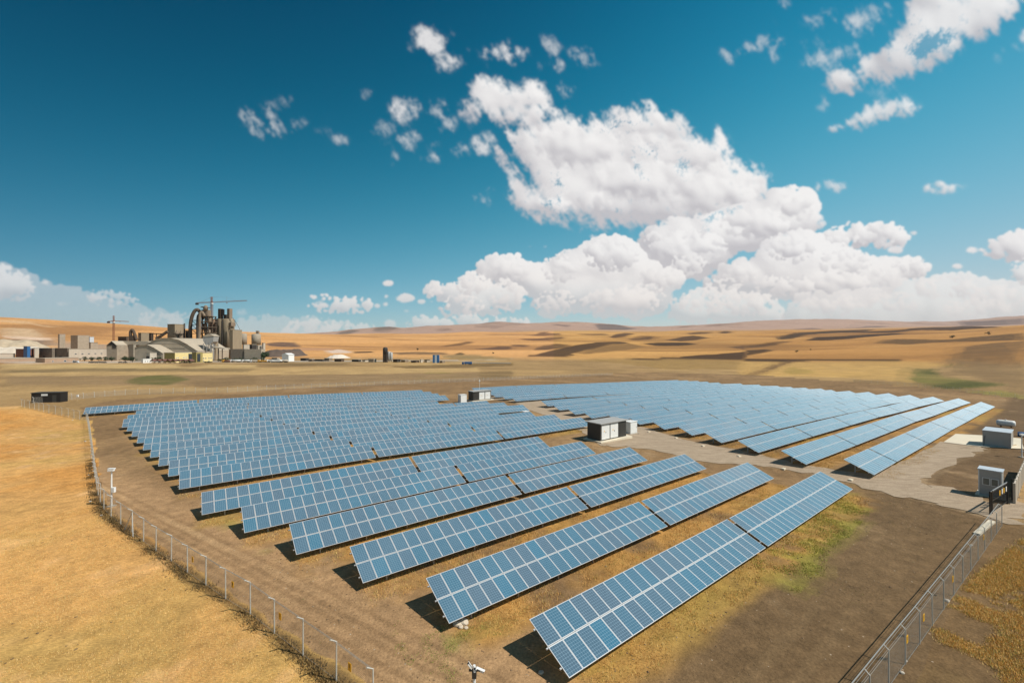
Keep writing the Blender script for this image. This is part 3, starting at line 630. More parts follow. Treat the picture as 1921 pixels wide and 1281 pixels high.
def add_module(mb, cx, cy, z=0., iu=0, iv=0, M=None, thick=.035):
    """a framed module centred on (cx,cy) of the table plane; materials 0 frame, 1 cells"""
    x0, x1, y0, y1 = cx-MW/2, cx+MW/2, cy-ML/2, cy+ML/2
    T = (lambda p: tuple(M @ Vector(p))) if M is not None else (lambda p: p)
    mb.quad(*[T(p) for p in ((x0+FR, y0+FR, z-.003), (x1-FR, y0+FR, z-.003), (x1-FR, y1-FR, z-.003), (x0+FR, y1-FR, z-.003))], 1,
            uv=[(iu+.0001, iv+.0001), (iu+.9999, iv+.0001), (iu+.9999, iv+.9999), (iu+.0001, iv+.9999)])
    for bx in ((x0, x1, y0, y0+FR), (x0, x1, y1-FR, y1), (x0, x0+FR, y0+FR, y1-FR), (x1-FR, x1, y0+FR, y1-FR)):
        mb.box(*bx, z-thick, z, 0, M)
    mb.quad(*[T(p) for p in ((x0+FR, y0+FR, z-.012), (x0+FR, y1-FR, z-.012), (x1-FR, y1-FR, z-.012), (x1-FR, y0+FR, z-.012))], 0)
mb = MB(); add_module(mb, 0, 0); ME_MODULE = mb.mesh('solar_module', [M_FRAME, M_CELL])
YB = ML/2+.03                                  # centre of a module row, measured from the middle of the table
HB, HT = .65, .65+3.36*math.sin(TILT); YT = 3.36*math.cos(TILT)
TM = Matrix.Translation((0, YT/2, (HB+HT)/2)) @ Matrix.Rotation(TILT, 4, 'X')     # table plane, origin at its middle line
ME_ARR = {}; ME_FRAME = {}
def array_mesh(n):
    if n not in ME_ARR:
        mb = MB()
        for i in range(n):
            for j in (-1, 1): add_module(mb, MW/2+i*MODW, j*YB, 0, i, (j+1)//2, TM)
        ME_ARR[n] = mb.mesh('solar_module_array', [M_FRAME, M_CELL])
    return ME_ARR[n]
PUR = (-1.12, -.02, 1.10)
def table_parts(n):
    """support of a table of n columns: purlins, and posts with their braces"""
    if n not in ME_FRAME:
        W = n*MODW-.02
        pur = []
        for y in PUR:
            q = MB(); q.box(-.13, W+.13, y-.04, y+.04, -.115, -.037, 0, TM); pur.append(q.mesh('purlin', M_STEEL))
        npst = max(2, round(W/3.7)); posts = []
        for k in range(npst):
            x = W*(k+.5)/npst; q = MB()
            yf, yr = .55, YT-.75
            zf = HB+yf*math.tan(TILT)-.2; zr = HB+yr*math.tan(TILT)-.2
            q.box(x-.04, x+.04, yf-.04, yf+.04, -.4, zf); q.box(x-.05, x+.05, yr-.05, yr+.05, -.4, zr)
            q.bar((x, yf-.45, HB+(yf-.45)*math.tan(TILT)-.17), (x, yr+.55, HB+(yr+.55)*math.tan(TILT)-.17), .06, .09)
            q.bar((x+.06, yr, .35), (x+.06, yf+.6, HB+(yf+.6)*math.tan(TILT)-.2), .05)
            posts.append(q.mesh('post', M_STEEL))
        ME_FRAME[n] = (pur, posts)
    return ME_FRAME[n]
def table_support_joined(n):
    key = ('j', n)
    if key not in ME_FRAME:
        W = n*MODW-.02; q = MB()
        for y in PUR: q.box(-.13, W+.13, y-.04, y+.04, -.115, -.037, 0, TM)
        npst = max(2, round(W/3.7))
        for k in range(npst):
            x = W*(k+.5)/npst
            q.box(x-.05, x+.05, .5, .6, -.4, HB+.55*math.tan(TILT)-.1); q.box(x-.05, x+.05, YT-.8, YT-.7, -.4, HB+(YT-.75)*math.tan(TILT)-.1)
        ME_FRAME[key] = q.mesh('support_frame', M_STEEL)
    return ME_FRAME[key]
def zrow(p, a):
    q = pA(p, a); return float(near_h(q[0:1], q[1:2])[0])
def place_table(blk, k, p0, a, n, ti, nt):
    W = n*MODW-.02; z0 = zrow(p0+1.5, a); z1 = zrow(p0+1.5, a+W); slope = math.asin((z1-z0)/W)
    P = pA(p0+YT, a); mid = pA(p0+1.5, a+W/2); dist = math.hypot(*mid)
    side = 'left' if blk == 'near' else 'right'
    place = 'only solar table' if nt == 1 else ('leftmost solar table' if ti == 0 else 'rightmost solar table' if ti == nt-1 else ordn(ti+1)+' solar table from the left')
    lab = f"{place} in row {k} from the front, {side} of the track"
    t = thing('solar_table', lab, 'solar panels', (P[0], P[1], z0+EYE), 0, 'solar tables in rows across the fenced field')
    t.rotation_euler = (0, -slope, AZ)
    if dist < 84:
        for i in range(n):
            for j in (-1, 1):
                o = link('solar_module', ME_MODULE, t); o.matrix_local = TM @ Matrix.Translation((MW/2+i*MODW, j*YB, 0))
        pur, posts = table_parts(n)
        for me in pur: link('purlin', me, t)
        for me in posts: link('post', me, t)
    else:
        link('solar_module_array', array_mesh(n), t); link('support_frame', table_support_joined(n), t)
    return t
NT = 0
for blk, k, p0, a0, cols in ROWS:
    a = a0
    for ti, n in enumerate(cols):
        place_table(blk, k, p0, a, n, ti, len(cols)); NT += 1
        a += n*MODW+.40
print('tables', NT)
HAZE = 1.2e-5

# ------------------------------------------------------------------ fences
def mesh_mat():
    m = bpy.data.materials.new('chain_link'); m.use_nodes = True; nt = m.node_tree; L = nt.links; b = nt.nodes['Principled BSDF']
    b.inputs['Base Color'].default_value = (.40,.38,.34,1); b.inputs['Roughness'].default_value = .6; b.inputs['Metallic'].default_value = .3
    uv = nt.nodes.new('ShaderNodeUVMap'); sp = nt.nodes.new('ShaderNodeSeparateXYZ'); L.new(uv.outputs['UV'], sp.inputs[0])
    def M(op, a, c=None):
        n = nt.nodes.new('ShaderNodeMath'); n.operation = op
        for i, q in enumerate((a, c)):
            if q is None: continue
            if isinstance(q, (int, float)): n.inputs[i].default_value = q
            else: L.new(q, n.inputs[i])
        return n.outputs[0]
    w = []
    for op in ('ADD', 'SUBTRACT'):
        d = M('FRACT', M('MULTIPLY', M(op, sp.outputs['X'], sp.outputs['Y']), 11.)); w.append(M('LESS_THAN', d, .10))
    tr = nt.nodes.new('ShaderNodeBsdfTransparent'); mx = nt.nodes.new('ShaderNodeMixShader'); out = nt.nodes['Material Output']
    L.new(M('MAXIMUM', w[0], w[1]), mx.inputs[0]); L.new(tr.outputs[0], mx.inputs[1]); L.new(b.outputs[0], mx.inputs[2]); L.new(mx.outputs[0], out.inputs['Surface'])
    return m
M_LINK = mesh_mat()
M_WIRE = mat('fence_wire', (.40,.39,.36), .5, .4)
M_POST = mat('fence_post', (.50,.48,.43), .7, .1, noise=.1, nscale=2)
def resample(P, step):
    P = [np.array(p, float) for p in P]; out = [P[0]]; acc = 0.
    for a, b in zip(P[:-1], P[1:]):
        L = np.hypot(*(b-a)); t = step-acc
        while t <= L: out.append(a+(b-a)*t/L); t += step
        acc = L-(t-step)
    return out
def fence(label, path, step, height, side, braces=(), maxposts=98, arm=.34, r=.038, wires=3, beam=False):
    """posts with an angled arm, chain link between them, barbed wire on the arms; side = +1/-1 for the way the arms lean"""
    pts = resample(path, step)
    P3 = [Vector((p[0], p[1], gz(*p))) for p in pts]; root = thing('chain_link_fence', label, 'fence', P3[0])
    o = P3[0]; lk = MB(); wis = [MB() for _ in range(wires+3)]; uacc = 0.
    nrm = []
    for k in range(len(P3)):
        d = (P3[min(k+1, len(P3)-1)]-P3[max(k-1, 0)]); d.z = 0; d.normalize(); nrm.append(Vector((-d.y, d.x, 0))*side)
    for k in range(len(P3)):
        a = P3[k]-o
        lean = Vector((random.uniform(-.02, .02), random.uniform(-.02, .02), 0))
        if k < maxposts:
            q = MB(); q.tube([a+Vector((0, 0, -.3)), a+lean+Vector((0, 0, height)), a+lean+nrm[k]*arm+Vector((0, 0, height+arm*.8))], r, 6)
            q.build('post', M_POST, root)
        if k+1 < len(P3):
            b = P3[k+1]-o; Ls = (b-a).length; nsub = max(1, int(Ls/1.6))
            za = [gz(*(pts[k]+(pts[k+1]-pts[k])*t/nsub))-o.z for t in range(nsub+1)]
            for t in range(nsub):
                p = a+(b-a)*t/nsub; q2 = a+(b-a)*(t+1)/nsub; p.z = za[t]; q2.z = za[t+1]
                u0, u1 = uacc+Ls*t/nsub, uacc+Ls*(t+1)/nsub
                lk.quad(p, q2, q2+Vector((0, 0, height)), p+Vector((0, 0, height)), 0, uv=[(u0, 0), (u1, 0), (u1, height), (u0, height)])
            uacc += Ls
            for j in range(wires):
                f = (j+.3)/wires
                wis[j].bar(a+nrm[k]*arm*f+Vector((0, 0, height+arm*.8*f)), b+nrm[k+1]*arm*f+Vector((0, 0, height+arm*.8*f)), .009)
            wis[wires].bar(a+Vector((0, 0, height*.97)), b+Vector((0, 0, height*.97)), .012); wis[wires+1].bar(a+Vector((0, 0, .06)), b+Vector((0, 0, .06)), .010)
            if beam: wis[wires+2].bar(a+nrm[k]*arm+Vector((0, 0, height+arm*.8)), b+nrm[k+1]*arm+Vector((0, 0, height+arm*.8)), .035)
    lk.build('mesh_panel', M_LINK, root, recalc=False)
    for j, w_ in enumerate(wis):
        if w_.v: w_.build('barbed_wire' if j < wires else 'tension_wire' if j < wires+2 else 'top_rail', M_WIRE, root)
    for k, dirs in braces:
        for dv in dirs:
            q = MB(); a = P3[k]-o; d = (P3[k+dv]-P3[k]).normalized()
            e = a+d*1.3+nrm[k]*.25; e.z = gz(*(P3[k]+d*1.3)[:2])-o.z-.2
            q.tube([a+Vector((0, 0, height*.92)), e], .035, 6); q.build('brace', M_POST, root)
    return root, P3, nrm
lf, LP, LN = fence('long chain link fence between the bare field and the golden grass, with angled posts', FENCE_L+FENCE_L2[1:], 3.05, 2.0, 1, braces=((11, (1, -1)), (24, (1,))))
RF = [tuple(hit(*p)) for p in [(1682.,1268.8),(1716.2,1222.7),(1745,1179.6),(1771.2,1142.4),(1792.9,1105.2),(1811.3,1084.4),(1828.3,1050.7),(1842.6,1031.4),(1856.8,1014.5),(1872.3,994.),(1882.7,981.8)]]
a_ = np.array(RF[0]); b_ = np.array(RF[-1]); d_ = (b_-a_)/np.hypot(*(b_-a_))
rf, RP, RN = fence('short chain link fence running from the foreground up to the black gate', [tuple(a_-d_*15), tuple(b_)], 2.75, 1.85, 1, arm=.2, r=.03, beam=True, wires=2)
FARF = [tuple(hit(*p, dmin=60)) for p in [(62,757),(140,749),(228,741),(326,738),(430,736),(515,731),(600,727),(670,724),(770,720),(860,716.5),(950,712.5),(1050,707.5),(1150,703.5)]]
ff, FP, FN = fence('low far fence of thin pale posts behind the last row of panels', FARF, 3.4, 1.7, 1, arm=.3, r=.05, wires=1)
EASTF = [tuple(hit(*p, dmin=60)) for p in [(1990,752),(1921,748),(1880,745.5),(1820,736.5),(1760,729.5),(1690,723.5),(1600,716.5)]]
ef, EP, EN = fence('thin fence beyond the right ends of the panel rows, in front of the green ditch', EASTF, 4.0, 1.7, 1, arm=.3, r=.035, wires=1)
def warn(i, P3, nrm, w, label, up=1.25):
    a = P3[i]; b = P3[i+1]; d = (b-a).normalized(); n = Vector((-d.y, d.x, 0)); c = a+(b-a)*w; c.z = gz(c.x, c.y)+up
    if n.dot(Vector((-c.x, -c.y, 0))) < 0: n = -n
    q = MB(); M4 = Matrix((( d.x, n.x, 0, 0), (d.y, n.y, 0, 0), (0, 0, 1, 0), (0, 0, 0, 1)))
    q.box(-.13, .13, .02, .035, -.2, .2, 0, M4)
    t = thing('warning_sign', label, 'sign', c, 0, 'yellow warning plates on the fences')
    q.build('plate', M_SIGN, t); z = MB(); z.prism([(-.01,.13), (.05,.13), (.01,.02), (.05,.02), (-.03,-.13), (-.005,-.01), (-.045,-.01)], .036, .039)
    z.v = [tuple(M4 @ Vector(p)) for p in z.v]; z.build('bolt_symbol', M_BLACK, t)
def nearest(P3, px, py, up=1.2):
    best = None
    for i in range(len(P3)-1):
        for w in np.linspace(0, .95, 12):
            c = P3[i]+(P3[i+1]-P3[i])*float(w)
            X, Y, Z = c.x, c.y, c.z+up-EYE
            x = 960.5+F*X/Y; y = HZ-F*Z/Y; e = (x-px)**2+(y-py)**2
            if Y > 5 and (best is None or e < best[0]): best = (e, i, float(w))
    return best[1], best[2]
for k, (px, py) in enumerate([(664,1244),(530.7,1154),(440.3,1095.5),(365,1048.7)]):
    i, w = nearest(LP, px, py); warn(i, LP, LN, w, f'yellow warning plate on the left fence, {ordn(k+1)} from the bottom')
for k, (px, py) in enumerate([(1695.3,1196),(1725,1155.8),(1781.6,1082),(1837,1004)]):
    i, w = nearest(RP, px, py); warn(i, RP, RN, w, f'yellow warning plate on the right fence, {ordn(k+1)} from the bottom')

# ------------------------------------------------------------------ things in and round the solar field
def camera_mast(px, py, label, h=3.9, box=True, heads=1, D=None):
    p = hit(px, py) if D is None else np.array([(px-960.5)/F*D, D])
    t = thing('camera_mast', label, 'camera mast', (p[0], p[1], gz(*p)))
    MB().lathe(0, 0, [(.075, -.2), (.07, h*.5), (.055, h)], 10).build('pole', M_WHITE, t, smooth=False)
    b = MB(); b.box(-.3, .3, -.3, .3, -.1, .12); b.build('footing', M_CONC, t)
    if box:
        q = MB(); q.box(.06, .36, -.12, .12, 1.5, 2.0); q.build('control_box', M_WHITE, t)
    if heads == 1:
        q = MB(); q.box(-.32, .32, -.13, .13, h, h+.1); q.box(-.25, .05, -.22, .1, h-.2, h-.03); q.box(.08, .3, -.2, .05, h-.17, h-.04); q.build('camera_head', M_WHITE, t)
    else:
        for k, (a, dx) in enumerate(((205, -.12), (265, .06), (345, .15))):
            M4 = Matrix.Translation((dx, .02*k, h-.1-.05*k)) @ Matrix.Rotation(R(a), 4, 'Z') @ Matrix.Rotation(R((-58, -35, 12)[k]), 4, 'Y') @ Matrix.Scale(.8, 4)
            q = MB(); q.box(-.06, .32, -.055, .055, -.05, .055, 0, M4); q.box(-.1, .36, -.075, .075, .055, .07, 0, M4); c = q.build('camera', M_WHITE, t)
            z = MB(); z.box(.322, .33, -.045, .045, -.04, .045, 0, M4); z.build('lens', M_BLACK, c)
        q = MB(); q.box(-.22, .26, -.03, .03, h-.24, h-.17); q.box(-.09, .09, -.08, .08, h-.5, h-.26); q.build('bracket', M_DARK, t)
    return t
camera_mast(209, 950, 'pale camera mast with a box on its pole beside the left fence')
camera_mast(890, 0, 'mast head with three white cameras at the bottom edge', 3.95, False, 3, D=17.35)
camera_mast(1917, 858, 'slim pole behind the pale concrete wall', 3.6, False)
def pts_box(P0, udir, L_, Wd, Ht, z0, mb, ins=0): pass
class Local:
    """a thing with its own x axis along a given ground direction"""
    def __init__(s, name, label, cat, xy, d, group=None, z=None):
        s.t = thing(name, label, cat, (xy[0], xy[1], gz(*xy) if z is None else z), math.atan2(d[1], d[0]), group)
    def box(s, name, m, *b, parent=None, smooth=False): return MB().box(*b).build(name, m, parent or s.t)
Nd = N                                              # runs towards the camera side; U runs along the rows
def kiosk(xy, label, vent):
    K = Local('transformer_kiosk', label, 'kiosk', xy, U); Lk, Wk, Hk = 7.1, 3.1, 3.15
    K.box('base_slab', M_SLAB, -.6, Lk+.9, -.7, Wk+.4, -.4, .22)
    K.box('body', M_CHAR, 0, Lk, 0, Wk, .22, Hk)
    r = MB(); r.box(-.25, Lk+.25, -.3, Wk+.25, Hk, Hk+.16); r.build('roof', M_GREY, K.t)
    for k, x0 in enumerate((.28, 2.62) if vent else (2.35, 4.72)):
        d = K.box('door', M_WHITE, x0, x0+2.1, -.05, -.002, .42, Hk-.18)
        K.box('handle', M_DARK, x0+1.05, x0+1.12, -.09, -.052, 1.5, 1.75, parent=d)
        q = MB(); q.prism([(x0+.55, 1.75), (x0+.85, 1.75), (x0+.7, 2.0)], -.056, -.052); q.build('warning_triangle', M_SIGN, d)
    v0 = 5.0 if vent else .2; p = K.box('vent_panel', M_CHAR, v0, v0+1.9, -.05, -.002, .42, Hk-.18)
    q = MB()
    for z in np.arange(.7, Hk-.4, .16): q.box(v0+.15, v0+1.75, -.07, -.051, z, z+.08)
    q.build('louvre', M_DARK, p)
    return K
k0 = hit(1126.5, 829.8); kiosk(k0, 'black transformer kiosk with two white doors beside the gravel track', 1)
def cabinet(px, py, L_, W_, H_, label, group=None, xy=None):
    xy = hit(px, py) if xy is None else xy
    K = Local('inverter_cabinet', label, 'cabinet', xy, U, group)
    K.box('plinth', M_CONC, -.3, L_+.3, -.35, W_+.3, -.3, .12); K.box('body', M_WHITE, 0, L_, 0, W_, .12, H_)
    d = K.box('door', M_WHITE, .08, L_-.08, -.03, -.002, .25, H_-.2)
    K.box('handle', M_DARK, L_-.3, L_-.24, -.055, -.031, H_*.5, H_*.5+.22, parent=d)
    K.box('lid', M_WHITE, -.08, L_+.08, -.1, W_+.08, H_, H_+.07)
    return K
cabinet(1182.7, 815, 2.1, 1.6, 2.35, 'white inverter cabinet right beside the black kiosk with white doors')
K2 = np.array([-12.9, 140.5]); kiosk(K2, 'far black and white kiosk standing among the distant panel rows', 0)
cabinet(0, 0, 2.2, 1.8, 2.6, 'white cabinet left of the far kiosk, among the panels', xy=K2+np.array([-3.6, -4.5]))
cabinet(0, 0, 1.3, 1.1, 1.5, 'small white cabinet at the end of the row before the gravel track', xy=pA(-81.2, 65.2))
ms = thing('weather_mast', 'thin white mast rising behind the far kiosk', 'mast', (K2[0]+1.6, K2[1]+6, gz(K2[0]+1.6, K2[1]+6)))
MB().tube([(0,0,0), (0,0,6.2)], .05, 6).build('pole', M_WHITE, ms); MB().lathe(0, 0, [(.1, 6.15), (.22, 6.3), (.2, 6.6), (.05, 6.75)], 10).build('sensor_dome', M_WHITE, ms)
for k in range(7):
    p0 = -18.1-7.05*k; a0 = sr[k]; q = pA(p0+1.4, a0-2.6-.3*(k % 2)); K = Local('cable_block', f'white concrete block at the left end of the {ordn(k+1)} row right of the track', 'concrete block', q, U, 'white blocks at the row ends')
    b = MB(); b.box(-.34, .34, -.2, .2, -.1, .18); b.box(-.27, .27, -.14, .14, .18, .21); b.build('block', M_SLAB, K.t)
# guard booth
B = Local('guard_booth', 'pale grey guard booth with two windows beside the black gate', 'booth', hit(1835.6, 928.5), Nd)
Lb, Wb, Hb = 1.75, 1.7, 2.95
B.box('base', M_SLAB, -.25, Lb+.3, -.25, Wb+.3, -.2, .14); B.box('wall', M_GREY, 0, Lb, -0., Wb, .14, Hb); B.box('roof', M_ROOFB, -.07, Lb+.07, -.08, Wb+.07, Hb, Hb+.10)
for x0 in (.30, .93):
    f = B.box('window', M_WHITE, x0, x0+.58, -.045, -.002, 1.3, 2.12); B.box('pane', M_PANE, x0+.06, x0+.52, -.052, -.046, 1.36, 2.06, parent=f)
for x0 in (0, Lb-.07): B.box('corner_trim', M_WHITE, x0-.012, x0+.08, -.03, -.002, .14, Hb)
# container, slab, tank
Cn = Local('storage_container', 'grey windowless container cabin on the pale slab', 'container', hit(1843.5, 836.3), Nd)
Lc, Wc, Hc = 3.2, 4.9, 2.72
w = MB(); w.box(0, Lc, 0, Wc, .05, Hc); w.build('body', M_GREY, Cn.t); Cn.box('roof', M_ROOFB, -.06, Lc+.06, -.06, Wc+.06, Hc, Hc+.09)
for x0 in (0, Lc-.06): Cn.box('corner_post', M_GREY, x0-.02, x0+.08, -.03, -.002, .05, Hc)
q = MB(); q.bar((.15, -.5, .0), (.28, -.06, 1.9), .05); q.build('leaning_bar', M_DARK, Cn.t)
drape('concrete_slab', [(1770,830),(1793,814.5),(1846,817.5),(1915,823),(1921,843),(1850,839.5),(1812,835.5)], M_SLAB, lift=.12, step=2, wig=0)
Tk = Local('water_tank', 'white horizontal tank on a cradle behind the grey container', 'tank', hit(1869, 800), Nd)
q = MB(); q.tube([(0,0,1.0), (.12,0,1.0), (.5,0,1.0), (2.3,0,1.0), (2.7,0,1.0), (2.82,0,1.0)], [.35,.6,.68,.68,.6,.35], 20); q.build('barrel', M_WHITE, Tk.t, smooth=True)
for x in (.55, 1.4, 2.25): Tk.box('band', M_GREY, x-.04, x+.04, -.70, .70, .98, 1.02)
for x in (.6, 2.1): Tk.box('cradle', M_RUST, x, x+.2, -.6, .6, -.1, .45)
q = MB(); q.lathe(1.4, 0, [(.18, 1.66), (.18, 1.78), (.1, 1.8)], 12); q.build('filler_cap', M_WHITE, Tk.t)
Bb = Local('barrel', 'blue barrel lying at the right edge behind the container', 'barrel', hit(1909, 818), Nd)
q = MB(); q.tube([(0,0,.45), (.05,0,.45), (1.5,0,.45), (1.55,0,.45)], [.36,.45,.45,.36], 14); q.build('shell', M_BLUE, Bb.t, smooth=True)
for x in (.4, 1.1):
    q = MB(); q.tube([(x,0,.45), (x+.06,0,.45)], .475, 14); q.build('hoop', M_BLUE, Bb.t)
Tb = Local('timber_pile', 'small pile of pale boards at the right end of the container', 'timber', hit(1903, 838), U)
for k in range(6):
    q = MB(); M4 = Matrix.Translation((0, k*.28, .08+.05*(k % 3))) @ Matrix.Rotation(R(-25+k*13), 4, 'Z'); q.box(-.2, 1.9, -.07, .07, -.04, .04, 0, M4); q.build('board', M_WOOD, Tb.t)
q = MB(); q.tube([(.2, -.7, .1), (.6, -1.3, .12), (.2, -2.0, .1), (-.5, -2.4, .1)], .07, 8); hs = q.build('hose', M_WHITE, None, smooth=True)
hp = hit(1903, 846); hs.location = (hp[0], hp[1], gz(*hp)+.05); tag(hs, 'pale thick hose lying on the soil below the board pile', 'hose')
# gate and concrete wall at the right
ga, gb_ = hit(1857.5, 965.5), hit(1890, 944.5); gd = (gb_-ga)/np.hypot(*(gb_-ga)); gl_ = float(np.hypot(*(gb_-ga)))
G = Local('entrance_gate', 'black barred double gate with small yellow and white signs', 'gate', ga, gd)
for x in (0, .55, gl_-.08, gl_+1.9): G.box('gate_post', M_BLACK, x-.06, x+.06, -.06, .06, -.2, 2.35)
for x0, x1 in ((.62, gl_-.16),):
    q = MB()
    for z in (.2, 1.25, 2.1): q.box(x0, x1, -.03, .03, z, z+.07)
    q.build('gate_frame', M_BLACK, G.t); q = MB()
    for x in np.arange(x0+.1, x1, .26): q.box(x-.014, x+.014, -.014, .014, .27, 2.1)
    q.build('gate_bars', M_BLACK, G.t)
q = MB(); q.box(.04, gl_, -.025, .025, 2.24, 2.31); q.build('top_rail', M_STEEL, G.t)
for k, (x, m_) in enumerate(((gl_*.48, M_SIGN), (gl_*.62, M_WHITE), (gl_*.72, M_SIGN), (gl_*.86, M_WHITE))): G.box('sign_plate', m_, x, x+.32, -.06, -.035, 1.42, 1.92)
wa = hit(1903, 944.5)
Wl = Local('concrete_wall', 'pale concrete panel wall right of the gate, running off the picture', 'wall', wa, U)
for k in range(9):
    z = gz(*(wa+U*2.2*k))-Wl.t.location.z
    q = MB(); q.box(2.2*k, 2.2*k+2.17, -.06, .06, z-.4, z+2.1); q.build('wall_panel', M_OFFWHITE, Wl.t)
    q = MB(); q.box(2.2*k-.11, 2.2*k+.09, -.1, .1, z-.4, z+2.2); q.build('wall_post', M_OFFWHITE, Wl.t)
cb = Local('cable_trough', 'pale concrete kerb strip under the end of the right fence', 'kerb', hit(1832, 1003), (hit(1880,963)-hit(1832,1003))/np.hypot(*(hit(1880,963)-hit(1832,1003))))
for k in range(5): cb.box('kerb_stone', M_SLAB, k*1.05, k*1.05+1.02, -.22, .22, -.2, .16)
# hut at the far left corner
hb = Local('site_hut', 'black hut with a white label at the far left corner of the field', 'hut', hit(58.5, 755.5), (.985, .17))
Lh = 7.2; hb.box('wall', M_BLACK, 0, Lh, 0, 2.5, -.2, 2.75); hb.box('roof', M_CHAR, -.12, Lh+.12, -.14, 2.6, 2.75, 2.88); hb.box('name_plate', M_WHITE, Lh*.34, Lh*.56, -.03, -.002, 1.95, 2.5); hb.box('door', M_CHAR, Lh*.72, Lh*.86, -.03, -.002, 0, 2.1)
mk = Local('marker_post', 'short white topped marker post right of the black hut', 'post', hit(145.5, 752.5), (1, 0)); MB().tube([(0,0,0), (0,0,1.4)], .06, 6).build('stem', M_WOOD, mk.t); mk.box('head', M_WHITE, -.22, .22, -.15, .15, 1.3, 1.9)
# rocks, litter
def rock(mb, cx, cy, cz, r, sd):
    rg = random.Random(sd); bm = bmesh.new(); bmesh.ops.create_icosphere(bm, subdivisions=2, radius=r)
    for v in bm.verts: v.co = Vector((v.co.x*1.15, v.co.y, v.co.z*.7))*(1+.28*(rg.random()-.5)) ; 
    for v in bm.verts: v.co += Vector((cx, cy, cz))
    i = len(mb.v); mb.v += [tuple(v.co) for v in bm.verts]; bm.verts.index_update(); mb.f += [tuple(i+v.index for v in f.verts) for f in bm.faces]; mb.mi += [0]*len(bm.faces); bm.free()
for k, (px, py, r, lab) in enumerate([(858,1172,.24,'larger pale rock by the shadow of the second row'), (869,1169,.27,'tallest pale rock of the small heap by the second row'), (864,1177,.15,'small pale rock in front of the heap by the second row'), (874,1178,.12,'smallest pale stone at the right of the rock heap'),
        (1015,1262,.13,'single pale stone in the shadow of the front row'), (1776,1127,.26,'white bag lying against the right fence'), (1692,1262,.18,'white scrap at the foot of the right fence'), (1700,1240,.12,'small white scrap beside the right fence'), (1822,1023,.2,'white lump by the upper end of the right fence'),
        (169,941,.22,'white litter outside the left fence near the mast'), (190,967,.2,'grey litter at the foot of the left fence'), (166,891,.16,'white scrap in the grass halfway along the left fence'), (160,828,.3,'pale flat stone outside the left fence'), (136,788,.25,'white scrap at the far corner of the left fence')]):
    p = hit(px, py); r = r if k < 5 else r*.55; q = MB(); rock(q, 0, 0, r*.3, r, k); o = q.build('rock' if k < 5 else 'litter', M_STONE if k < 5 else M_OFFWHITE); o.location = (p[0], p[1], gz(*p)); tag(o, lab, 'rock' if k < 5 else 'litter')

# ------------------------------------------------------------------ grass
def tufts(name, label, poly_px, n, cols, h0, h1, keep=None, world=None, spread=.16, blades=6, width=.034):
    P = world or [tuple(hit(*p)) for p in dens(poly_px)]
    a = np.array(P); lo, hi = a.min(0), a.max(0); out = []
    rg = np.random.default_rng(len(name)*7+n)
    while len(out) < n:
        q = lo+(hi-lo)*rg.random((n*3, 2)); q = q[inside(q[:, 0], q[:, 1], P)]
        if keep is not None: q = q[keep(q[:, 0], q[:, 1])]
        if not len(q): break
        out += q.tolist()
    q = np.array(out[:n]); z = H(q[:, 0], q[:, 1])+EYE
    m = blades; k = len(q); C = np.repeat(np.c_[q, z], m, 0); nb = len(C)
    off = rg.normal(0, spread, (nb, 2)); ang = rg.random(nb)*2*math.pi; h = rg.uniform(h0, h1, nb); ln = rg.uniform(.2, .9, nb)*h; wd = rg.uniform(.35, 1., nb)*width
    base = C.copy(); base[:, :2] += off; base[:, 2] -= .02
    dx = np.c_[np.cos(ang), np.sin(ang), np.zeros(nb)]; tp = base+np.c_[np.cos(ang+1.3)*ln, np.sin(ang+1.3)*ln, h]
    V = np.stack([base-dx*wd[:, None], base+dx*wd[:, None], tp], 1).reshape(-1, 3); Fc = np.arange(nb*3).reshape(-1, 3)
    me = bpy.data.meshes.new(name); me.from_pydata(V.tolist(), [], Fc.tolist())
    cs = np.array(cols); ci = np.repeat(rg.integers(0, len(cs), k), m); me.polygons.foreach_set('material_index', np.zeros(nb, int))
    at = me.color_attributes.new('tint', 'FLOAT_COLOR', 'POINT'); cc = cs[ci]*rg.uniform(.75, 1.2, (nb, 1)); at.data.foreach_set('color', np.c_[np.repeat(cc, 3, 0), np.ones(nb*3)].astype(np.float32).ravel())
    me.materials.append(M_BLADE); o = stuff(link(name, me)); o['label'] = label; o['category'] = 'grass'; return o
M_BLADE = bpy.data.materials.new('grass_blade'); M_BLADE.use_nodes = True
_b = M_BLADE.node_tree.nodes['Principled BSDF']; _a = M_BLADE.node_tree.nodes.new('ShaderNodeAttribute'); _a.attribute_name = 'tint'; M_BLADE.node_tree.links.new(_a.outputs['Color'], _b.inputs['Base Color']); _b.inputs['Roughness'].default_value = .8; _b.inputs['Specular IOR Level'].default_value = .2
nz_ = lambda x, y, s, sd: fbm(x/s, y/s, 3, sd)
tufts('dry_grass', 'dry golden grass outside the left fence', None, 52000, [(.74,.47,.17),(.80,.56,.25),(.64,.35,.10),(.60,.45,.16)], .03, .10, width=.016, blades=5, keep=lambda x, y: (np.hypot(x, y) < 62) & (x > -48) & (nz_(x, y, 3, 13) > -.3), world=[tuple(p) for p in FENCE_L[:17]]+[(-60,58), (-60,14), (-14,14)], spread=.12)
fx = [np.array(p) for p in FENCE_L[:20]]
band = [tuple(p+np.array([-.5, -.34])) for p in fx]+[tuple(p+np.array([.15, .1])) for p in fx[::-1]]
tufts('dark_weeds', 'dark scrubby weeds along the foot of the left fence', None, 1700, [(.07,.048,.022),(.12,.08,.035),(.16,.11,.05),(.30,.19,.07)], .06, .24, world=band, spread=.2, keep=lambda x, y: nz_(x, y, 1.2, 3) > -.15)
